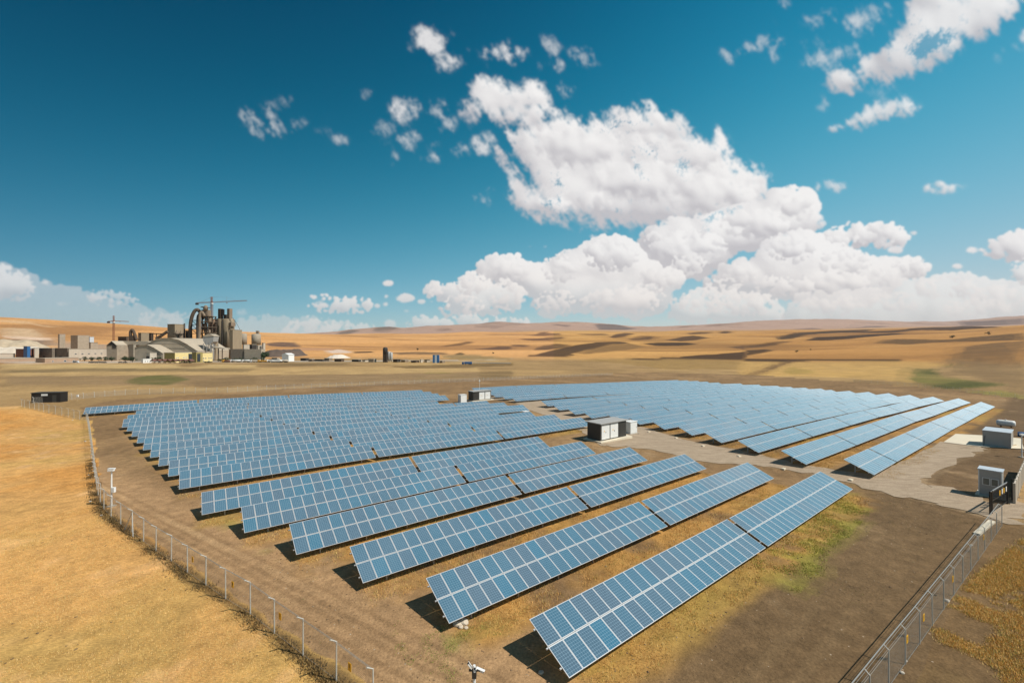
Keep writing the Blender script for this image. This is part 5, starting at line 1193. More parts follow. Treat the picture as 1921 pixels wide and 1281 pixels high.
block('blue_shed', 'narrow shed with a blue and grey front at the far left', 'shed', X1(246), X1(285), X1(312), Y1(612), Y1(700), 553, M_BLUE, M_GREY)
block('white_panel_shed', 'plain pale panel building between red sheds and block stores', 'building', X1(355), X1(362), X1(406), Y1(630), Y1(718), 556, M_OFFWHITE, M_GREY)
block('roadside_office', 'long low pinkish roadside building, left of the two', 'building', X1(-260), X1(-40), X1(368), Y1(742), Y1(775), 494, M_PINK, M_ROOF)
block('roadside_office', 'long low pinkish roadside building with a thin roof, right of the two', 'building', X1(372), X1(470), X1(822), Y1(738), Y1(775), 492, M_PINK, M_ROOF, wins=((.2,.25,.8,2.2), (.55,.62,.5,2.6), (.82,.88,.8,2.)))
block('fenced_store', 'low pale store with parked vehicles at the far left edge', 'building', X1(-120), X1(-20), X1(160), Y1(690), Y1(722), 552, M_OFFWHITE, M_ROOF)
# yellow office
Y0 = block('office_building', 'yellow two storey office with an olive end wall', 'building', X2(725), X2(835), X2(1062), Y2(690), Y2(757), 500, M_OLIVE, M_ROOF)
Yp = lambda B, nm, mb, m, par=None: B.part(nm, turned(mb, B.M), m, par)
Yp(Y0, 'front_wall', MB().box(.002, .35, .2, Y0.w2, Y0.zb+.5, Y0.zt-.02), M_YELLOW); z0 = Y0.zb+1
for fl in (0, 1):
    for f in (.06, .13, .36, .43, .52):
        ya = Y0.w2*f; yb_ = ya+Y0.w2*.045; w_ = Yp(Y0, 'window', MB().box(.36, .44, ya, yb_, z0+1.2+3.6*fl, z0+2.7+3.6*fl), M_WHITE); Yp(Y0, 'pane', MB().box(.445, .47, ya+.3, yb_-.3, z0+1.4+3.6*fl, z0+2.5+3.6*fl), M_GLASSD, w_)
Yp(Y0, 'entrance_glazing', MB().box(.36, .6, Y0.w2*.62, Y0.w2*.84, z0+.5, Y0.zt-1.2), M_GLASSD)
Yb = block('office_wing', 'olive and yellow entrance block joined to the yellow office', 'building', X2(1018), X2(1064), X2(1132), Y2(684), Y2(752), 497, M_OLIVE, M_ROOF)
Yp(Yb, 'glazed_front', MB().box(.002, .4, 1, Yb.w2*.6, Yb.zb+2, Yb.zt-1.5), M_GLASSD)
block('office_wing', 'small yellow wing at the right end of the yellow office', 'building', X2(1108), X2(1125), X2(1236), Y2(690), Y2(745), 507, M_YELLOW, M_ROOF, wins=((.1,.2,3.8,5.6), (.3,.4,3.8,5.6), (.6,.7,3.8,5.6), (.8,.9,3.8,5.6), (.1,.2,.8,2.4), (.6,.7,.8,2.4)))
block('gatehouse', 'little white flat roofed gatehouse by the road', 'building', X2(482), X2(500), X2(588), Y2(757), Y2(788), 482, M_WHITE, M_WHITE, wins=((.2,.32,1.2,2.6), (.5,.62,1.2,2.6), (.78,.9,1.2,2.6)))
# row of car shelters
proto = None
for k in range(8):
    px = X2(592+55*k+27); D = 480; x = wx(px, D); z = gz(x, D); w2 = 55/5.65*D/F/2
    if proto is None:
        proto = thing('car_shelter', '', 'car shelter', (x, D, z), 0, 'red gabled car shelters in a row by the road')
        MB().prism([(-w2, 2.5), (0, 4.6), (w2, 2.5), (w2*.9, 2.3), (0, 4.3), (-w2*.9, 2.3)], -3, 3).build('roof', M_REDROOF, proto)
        for sx_ in (-1, 1):
            for sy_ in (-2.6, 2.6): MB().box(sx_*w2*.9-.12, sx_*w2*.9+.12, sy_-.12, sy_+.12, -.5, 2.4).build('post', M_DUST, proto)
        sh = proto
    else:
        sh = proto.copy(); COL.objects.link(sh); sh.location = (x, D, z)
        for c in list(proto.children): c2 = c.copy(); COL.objects.link(c2); c2.parent = sh
    sh['label'] = ('leftmost' if k == 0 else 'rightmost' if k == 7 else ordn(k+1)+' from the left')+' of the red gabled car shelters by the road'
# walls, mounds
wl = Far('retaining_wall', 'crumbling grey wall in front of the round silo', 'wall', wx(X2(1600), 528), 528)
wl.part('wall', MB().box(wx(X2(1428), 528), wx(X2(1572), 528), 528, 536, gz(wx(X2(1500), 528), 528)-1, wz(Y2(648), 528)), M_BRICK); wl.part('wall_end', MB().box(wx(X2(1573), 527), wx(X2(1752), 527), 527, 535, gz(wx(X2(1650), 528), 528)-1, wz(Y2(650), 527)), M_CONC)
def heap(name, label, px0, px1, ytop, ybase, D, m, depth=None, seed=1, flat=.3):
    x0, x1 = wx(px0, D), wx(px1, D); W2 = (x1-x0)/2; cx_ = (x0+x1)/2; dp = depth or W2*.7; hgt_ = wz(ytop, D)-wz(ybase, D)
    n = 34; gxx, gyy = np.meshgrid(np.linspace(-1, 1, n), np.linspace(-1, 1, n)); r = np.sqrt(gxx**2+gyy**2)
    hz = np.clip((1-r)/(1-flat), 0, 1)*hgt_*(1+.25*fbm(gxx*3+seed, gyy*3, 3, seed)); X = cx_+gxx*W2; Y = D+gyy*dp; Z = H(X, Y)+EYE-.6+hz+ (hz > .01)*.2*hgt_*fbm(gxx*7, gyy*7+seed, 3, seed+9)
    me = bpy.data.meshes.new(name); v = np.stack([X-cx_, Y-D, Z-gz(cx_, D)], -1).reshape(-1, 3); idx = np.arange(n*n).reshape(n, n)
    fc = np.stack([idx[:-1, :-1], idx[:-1, 1:], idx[1:, 1:], idx[1:, :-1]], -1).reshape(-1, 4); me.from_pydata(v.tolist(), [], fc.tolist()); me.materials.append(m); me.polygons.foreach_set('use_smooth', [True]*len(me.polygons))
    o = link(name, me); o.location = (cx_, D, gz(cx_, D)); tag(o, label, 'heap'); return o
heap('stone_heap', 'long pale heap of crushed stone at the left edge below the hill', X1(-160), X1(430), Y1(415), Y1(520), 900, M_HEAP, 60, 3, .5)
heap('stone_heap', 'low white heap of crushed stone in front of the long pale one', X1(-100), X1(520), Y1(498), Y1(560), 800, mat('white_stone', (.62,.54,.44), .95, noise=.15, nscale=.1), 40, 5, .6)
heap('stone_heap', 'grey stone heap right of the white heap', X1(540), X1(760), Y1(548), Y1(605), 720, mat('grey_stone', (.33,.28,.23), .95, noise=.2, nscale=.1), 30, 7)
heap('spoil_heap', 'dark brown spoil heap right of the round silo', X4(75), X4(340), Y4(248), Y4(290), 760, M_HEAPD, 60, 9, .7)
heap('stone_heap', 'white stone heap right of the dark spoil', X4(540), X4(700), Y4(308), Y4(332), 700, mat('bright_stone', (.64,.56,.47), .95, noise=.15, nscale=.1), 30, 11, .4)
block('crusher_hut', 'lone pale box hut on the slope at the left', 'building', X1(606), X1(622), X1(682), Y1(486), Y1(545), 800, M_CONC, M_GREY)
block('crusher_hall', 'dark fronted wide building on the slope at the left', 'building', X1(738), X1(812), X1(936), Y1(498), Y1(575), 800, M_CONC, M_GREY)
block('crusher_annex', 'small pale blue annex at the right end of the slope building', 'building', X1(930), X1(938), X1(982), Y1(512), Y1(565), 795, M_ROOFB, M_GREY)
block('slope_shed', 'low shed with a dark roof below the slope buildings', 'shed', X1(930), X1(948), X1(1022), Y1(572), Y1(598), 740, M_CONC, M_DARK)
# trees and bushes
def tree_meshes(w, h, trunk, n, seed, m, leaf=.5):
    rg = np.random.default_rng(seed); q = MB()
    lobes = [(rg.normal(0, w*.20), rg.normal(0, w*.20), h-trunk*.0-(h-trunk)*(.5+.28*rg.normal()), rg.uniform(.22, .34)*w) for _ in range(9)]
    for k in range(n):
        lx, ly, lz, lr = lobes[rg.integers(0, 9)]; d = rg.normal(0, 1, 3); d /= np.linalg.norm(d); rr = lr*rg.uniform(.55, 1.05)
        c = np.array([lx, ly, np.clip(lz, trunk+lr*.6, h-lr*.5)])+d*rr*np.array([1, 1, .85]); u = rg.normal(0, 1, 3); u /= np.linalg.norm(u); v = np.cross(u, d); v /= np.linalg.norm(v)+1e-9; s = leaf*rg.uniform(.6, 1.3)
        q.quad(c-u*s-v*s*.6, c+u*s-v*s*.6, c+u*s*.8+v*s*.6, c-u*s*.8+v*s*.6)
    crown = q.mesh('crown', m)
    t = MB(); t.tube([(0,0,-.4), (0,0,trunk*.7), (w*.03, 0, trunk+.35*(h-trunk))], [w*.05, w*.04, w*.015], 7)
    for a in range(4): t.tube([(0,0,trunk*.8), (math.cos(a*1.6)*w*.2, math.sin(a*1.6)*w*.2, trunk+(h-trunk)*.45)], [w*.028, w*.01], 5)
    return crown, t.mesh('trunk', M_BARK)
TREES = {}
def tree(name, label, px, py, wpx, hpx, D, trunk_f, group, m=M_LEAF, n=420, kind=0, cat='tree'):
    w, h = wpx*D/F, hpx*D/F; x = wx(px, D); key = (kind, name)
    if key not in TREES: TREES[key] = (tree_meshes(1., 1., trunk_f, n, kind+3, m, .055))
    t = thing(name, label, cat, (x, D, gz(x, D)-.1), random.uniform(0, 6), group); t.scale = (w, w, h)
    c, tr = TREES[key]; link('crown', c, t); link('trunk', tr, t); return t
G_ = 'round trees in front of the long white store'
for k, cx_ in enumerate((885, 960, 1035, 1100, 1168)): tree('round_tree', f'{ordn(k+1)} from the left of the round trees before the long white store', X1(cx_), 0, 8.8, 8.2, 535, .3, G_, kind=k % 3)
for k, (cx_, D, lab) in enumerate(((1302,535,'left of two round trees at the foot of the grey annex'), (1366,533,'right of two round trees at the foot of the grey annex'), (1314,505,'lower round tree by the road, the left of a pair'), (1386,503,'lower round tree by the road, the right of a pair'), (1620,512,'round tree left of the olive end wall'), (1668,511,'round tree touching the olive end wall'))): tree('round_tree', lab, X1(cx_), 0, 9, 9, D, .25, None, kind=k % 3)
tree('broad_tree', 'big dark green tree at the right end of the grey wall', X2(1778), 0, 13.5, 18, 515, .15, None, n=900, kind=5)
for k, cx_ in enumerate((1300, 1345, 1392, 1440, 1490, 1540, 1590, 1640, 1690, 1725)): tree('bush', f'{ordn(k+1)} from the left of the dark bushes along the grey wall', X2(cx_), 0, 10, 6.2+1.5*(k % 3), 520, .08, 'bushes along the grey wall', kind=7+k % 2, n=300, m=M_LEAF if k % 2 else M_LEAF2, cat='bush')
for k, cx_ in enumerate((925, 965, 1000, 1165, 1205)): tree('bush', f'{ordn(k+1)} from the left of the olive bushes before the yellow office', X2(cx_), 0, 9, 3.6, 488, .08, 'bushes before the yellow office', kind=9, n=300, m=M_LEAF2, cat='bush')
for px, py, w_, h_, lab in ((1787,634,9,5,'left dark shrub alone on the dark hill'), (1855,628,7,6,'right dark shrub alone on the dark hill'), (1495,660.5,7,3.5,'dark shrub in the golden field in the middle of the valley'), (1521,657,3,3,'tiny dark shrub right of the other valley shrub'), (925,663.5,5,3,'small dark shrub on the golden slope'), (783,657,5,4,'small dark shrub above the far sheds')):
    p = hit(px, py, dmin=300); D = p[1]; t = tree('hill_shrub', lab, px, 0, w_, h_, D, .1, None, kind=11, n=260, cat='shrub')
# lorries and other vehicles on the road
def lorry(x, y, rz, label, cabm, bodym, kind, L_=14., group='lorries parked by the works'):
    t = thing('lorry', label, 'lorry', (x, y, gz(x, y)), rz, group)
    c = MB().box(-L_/2, -L_/2+2.3, -1.2, 1.2, .7, 3.3).build('cab', cabm, t); MB().box(-L_/2-.02, -L_/2-.005, -1.05, 1.05, 1.9, 2.9).build('windscreen', M_GLASSD, c); MB().box(-L_/2+.4, -L_/2+1.4, -1.23, -1.201, 1.9, 2.8).build('side_window', M_GLASSD, c)
    if kind == 'tank':
        q = MB(); q.tube([(-L_/2+3, 0, 2.1), (-L_/2+3.3, 0, 2.1), (L_/2-.3, 0, 2.1), (L_/2, 0, 2.1)], [.7, 1.15, 1.15, .7], 16); q.build('tank', bodym, t, smooth=True)
    else: MB().box(-L_/2+2.9, L_/2, -1.25, 1.25, 1.1, 3.5 if kind == 'box' else 2.6).build('trailer', bodym, t)
    MB().box(-L_/2+.2, L_/2, -.9, .9, .55, .75).build('chassis', M_DARK, t)
    for xx_ in (-L_/2+1.2, -L_/2+4.2, L_/2-3.6, L_/2-2.3, L_/2-1.0):
        for s in (-1, 1):
            q = MB(); q.tube([(xx_, s*.85, .5), (xx_, s*1.2, .5)], .5, 12); q.build('wheel', M_TYRE, t)
    return t
lor = [(X2(1475), 'white cab', M_WHITE, M_WHITE, 'tank', 'white tanker lorry with a dark windscreen, leftmost of the parked lorries'), (X2(1592), '', M_WHITE, M_WHITE, 'tank', 'white tanker lorry, second of the parked lorries from the left'), (X2(1690), '', M_WHITE, M_OFFWHITE, 'box', 'white box lorry, third of the parked lorries from the left'), (X2(1768), '', M_ORANGE, M_ORANGE, 'flat', 'orange lorry among the white parked ones'),
       (X2(1850), '', M_WHITE, M_WHITE, 'tank', 'white tanker lorry right of the orange lorry'), (X2(1930), '', M_WHITE, M_WHITE, 'tank', 'white tanker lorry, second to the right of the orange lorry'), (X4(150), '', M_WHITE, M_WHITE, 'box', 'white box lorry left of the small white warehouse'), (X4(205), '', M_WHITE, M_OFFWHITE, 'tank', 'rightmost white tanker lorry of the parked row')]
for k, (px, _, cm, bm_, kd, lab) in enumerate(lor): lorry(wx(px, 505), 505, random.uniform(-.15, .15), lab, cm, bm_, kd, 11.5 if px > 450 else 13.5)
lorry(wx(X2(1380), 500), 500, 0, 'orange lorry left of the white parked lorries', M_ORANGE, M_RUST, 'flat', 9)
lorry(wx(X4(1585), 505), 505, 0, 'blue lorry driving on the road right of the far sheds', M_BLUE, M_BLUE, 'box', 12, None)
def car(px, D, label, m, name='parked_car', L_=4.6, Ht=1.5, van=False):
    x = wx(px, D); t = thing(name, label, 'van' if van else 'car', (x, D, gz(x, D)+.35), random.uniform(-.2, .2), None if van else 'cars parked by the road')
    MB().prism([(-L_/2, .35), (L_/2, .35), (L_/2, .85), (L_/2-.9, .95), (L_/2-1.6, Ht), (-L_/2+.5, Ht), (-L_/2, .9)] if not van else [(-L_/2, .35), (L_/2, .35), (L_/2, 1.1), (L_/2-.7, Ht), (-L_/2, Ht)], -.85, .85).build('body', m, t)
    MB().box(-L_/2+.7, L_/2-1.6, -.87, -.852, .95, Ht-.15).build('side_window', M_GLASSD, t)
    for xx_ in (-L_/2+.8, L_/2-.8):
        for s in (-1, 1): q = MB(); q.tube([(xx_, s*.62, .32), (xx_, s*.86, .32)], .32, 10); q.build('wheel', M_TYRE, t)
car(X1(795), 478, 'silver van driving on the road below the long store', M_ROOFB, 'van', 6.2, 2.3, True)
for k, (cx_, m_) in enumerate(((950, M_BLACK), (985, M_DARK), (1020, M_BLACK), (1060, M_DARK), (1095, M_BLACK), (1262, M_DARK), (1310, M_BLACK))): car(X1(cx_), 476+k % 2, f'dark parked car, {ordn(k+1)} from the left along the road', m_)
# small works and sheds in the distance right of the plant
block('warehouse', 'small white gabled warehouse right of the parked lorries', 'building', X4(196), X4(246), X4(288), Y4(343), Y4(366), 535, M_WHITE, M_WHITE, gable=2.2)
SH = [(335,375,400,340,362,M_DARK,'dark'), (395,420,440,330,360,M_DUST,'brown'), (440,500,520,340,360,M_DARK,'dark'), (515,550,575,336,358,M_DUSTL,'pale'), (590,640,664,338,360,M_DUST,'brown'), (720,770,790,346,366,M_DARK,'dark'), (800,820,850,348,367,M_OFFWHITE,'pale'), (845,885,905,346,368,M_CONC,'grey'), (1030,1060,1090,346,366,M_DARK,'dark'), (1090,1120,1160,342,362,M_DUSTL,'pale'), (1165,1200,1235,348,364,M_DUST,'brown'), (1232,1240,1255,342,362,M_OFFWHITE,'white'), (1265,1285,1310,342,362,M_CONC,'grey'), (1380,1400,1425,345,362,M_DUSTL,'pale'), (100,130,170,330,350,M_DUSTL,'pale'), (120,160,180,300,316,M_OFFWHITE,'white')]
for k, (xl, xc, xr, yt, yb, m_, cw) in enumerate(sorted(SH)): block('yard_shed', f'{cw} low shed in the distant yard, {ordn(k+1)} of its sheds from the left', 'shed', X4(xl), X4(xc), X4(xr), Y4(yt)+2.0, Y4(yb), 545+6*(k % 3), m_, M_ROOF if k % 2 else M_DARK, 'low sheds of the distant yard', deep=9, low=2.2+1.1*(k*7 % 4)/2)
bp_ = Far('batching_tower', 'dark small tower with a round hopper in the distant yard', 'industrial tower', wx(X4(972), 545), 545); x = wx(X4(972), 545); zt_ = wz(Y4(285), 545)
q = MB(); lattice(q, (x, 545, gz(x, 545)-1), (x, 545, zt_-2), 4.2, 4, .5); bp_.part('frame', q, M_DARK); bp_.part('hopper', MB().lathe(x, 545, [(.8, zt_-11), (2.8, zt_-6), (2.8, zt_-1), (1.5, zt_)], 14), M_DARK, smooth=True); bp_.part('lower_house', MB().box(x-2.6, x+2.4, 543, 548, gz(x, 545)-1, wz(Y4(338), 545)), M_DUST)
for k, cx_ in enumerate((1000, 1016)):
    x = wx(X4(cx_), 547); s_ = Far('cement_silo', ('left' if k == 0 else 'right')+' grey silo beside the dark batching tower', 'silo', x, 547); s_.part('shell', MB().lathe(x, 547, [(.4, gz(x, 547)+1), (1.9, gz(x, 547)+4), (1.9, wz(Y4(320+6*k), 547)), (.4, wz(Y4(316+6*k), 547))], 14), M_GREY, smooth=True)
for k, (cx_, m_, cw) in enumerate(((1336, M_BLUE, 'dark blue'), (1352, M_ROOFB, 'pale blue'), (1368, M_BLUE, 'right dark blue'))):
    x = wx(X4(cx_), 548); s_ = Far('site_container', f'{cw} upright container in the distant yard', 'container', x, 548); s_.part('body', MB().box(x-1.3, x+1.3, 547, 551, gz(x, 548)-.5, wz(Y4(343), 548)), m_); s_.part('roof', MB().box(x-1.4, x+1.4, 546.9, 551.1, wz(Y4(343), 548), wz(Y4(343), 548)+.2), M_GREY)
xb0, xb1 = wx(X4(1625), 560), wx(X4(1915), 560); rb = Far('road_barrier', 'long pale wall beside the road in the middle distance', 'barrier', (xb0+xb1)/2, 560)
for k in range(12): rb.part('barrier_block', MB().box(xb0+(xb1-xb0)*k/12+.1, xb0+(xb1-xb0)*(k+1)/12-.1, 559.5, 561, gz((xb0+xb1)/2, 560)-1.5, gz(xb0+(xb1-xb0)*(k+.5)/12, 560)+1.1), M_OFFWHITE)

# ------------------------------------------------------------------ the air between here and the mountains
HM = bpy.data.materials.new('haze'); HM.use_nodes = True; hn = HM.node_tree; hn.nodes.remove(hn.nodes['Principled BSDF'])
pv = hn.nodes.new('ShaderNodeVolumePrincipled'); pv.inputs['Color'].default_value = (.80,.88,1,1); pv.inputs['Density'].default_value = HAZE; pv.inputs['Anisotropy'].default_value = .25
hn.links.new(pv.outputs[0], hn.nodes['Material Output'].inputs['Volume'])
gco = np.empty(len(ground.data.vertices)*3, np.float32); ground.data.vertices.foreach_get('co', gco); gco = gco.reshape(-1, 3)
hz = MB(); hz.box(-15500, 15500, -15500, 15500, float(gco[:, 2].min())-1.5, max(float(gco[:, 2].max()), 140)+8); hzo = hz.build('haze', HM); stuff(hzo); hzo['label'] = 'thin haze over the valley and the far hills'; hzo['category'] = 'haze'
print('haze', gco[:, 2].min(), gco[:, 2].max())
SKY_GRADE=((-.963,-3.927,-3.315,.569,.778,2.17),(-.938,-.25,-1.919,.241,.708,1.426),(-.813,-.115,-1.296,.121,.579,1.298)); CLOUD_L=1.0

# ------------------------------------------------------------------ clouds: density and shading worked out on the sky dome
C1=lambda p: crop(400,0,3.2017,p)
C2=lambda p: crop(850,40,3.2017,p)
C3=lambda p: crop(1320,0,3.196,p)
C4=lambda p: crop(1150,340,2.4915,p)
C5=lambda p: crop(550,400,2.561,p)
C6=lambda p: crop(0,460,3.0016,p)
C7=lambda p: crop(850,160,2.561,p)
def ell(cx, cy, rx, ry): return [(cx+rx*math.cos(a), cy+ry*math.sin(a)) for a in np.linspace(0, 2*math.pi, 14)[:-1]]
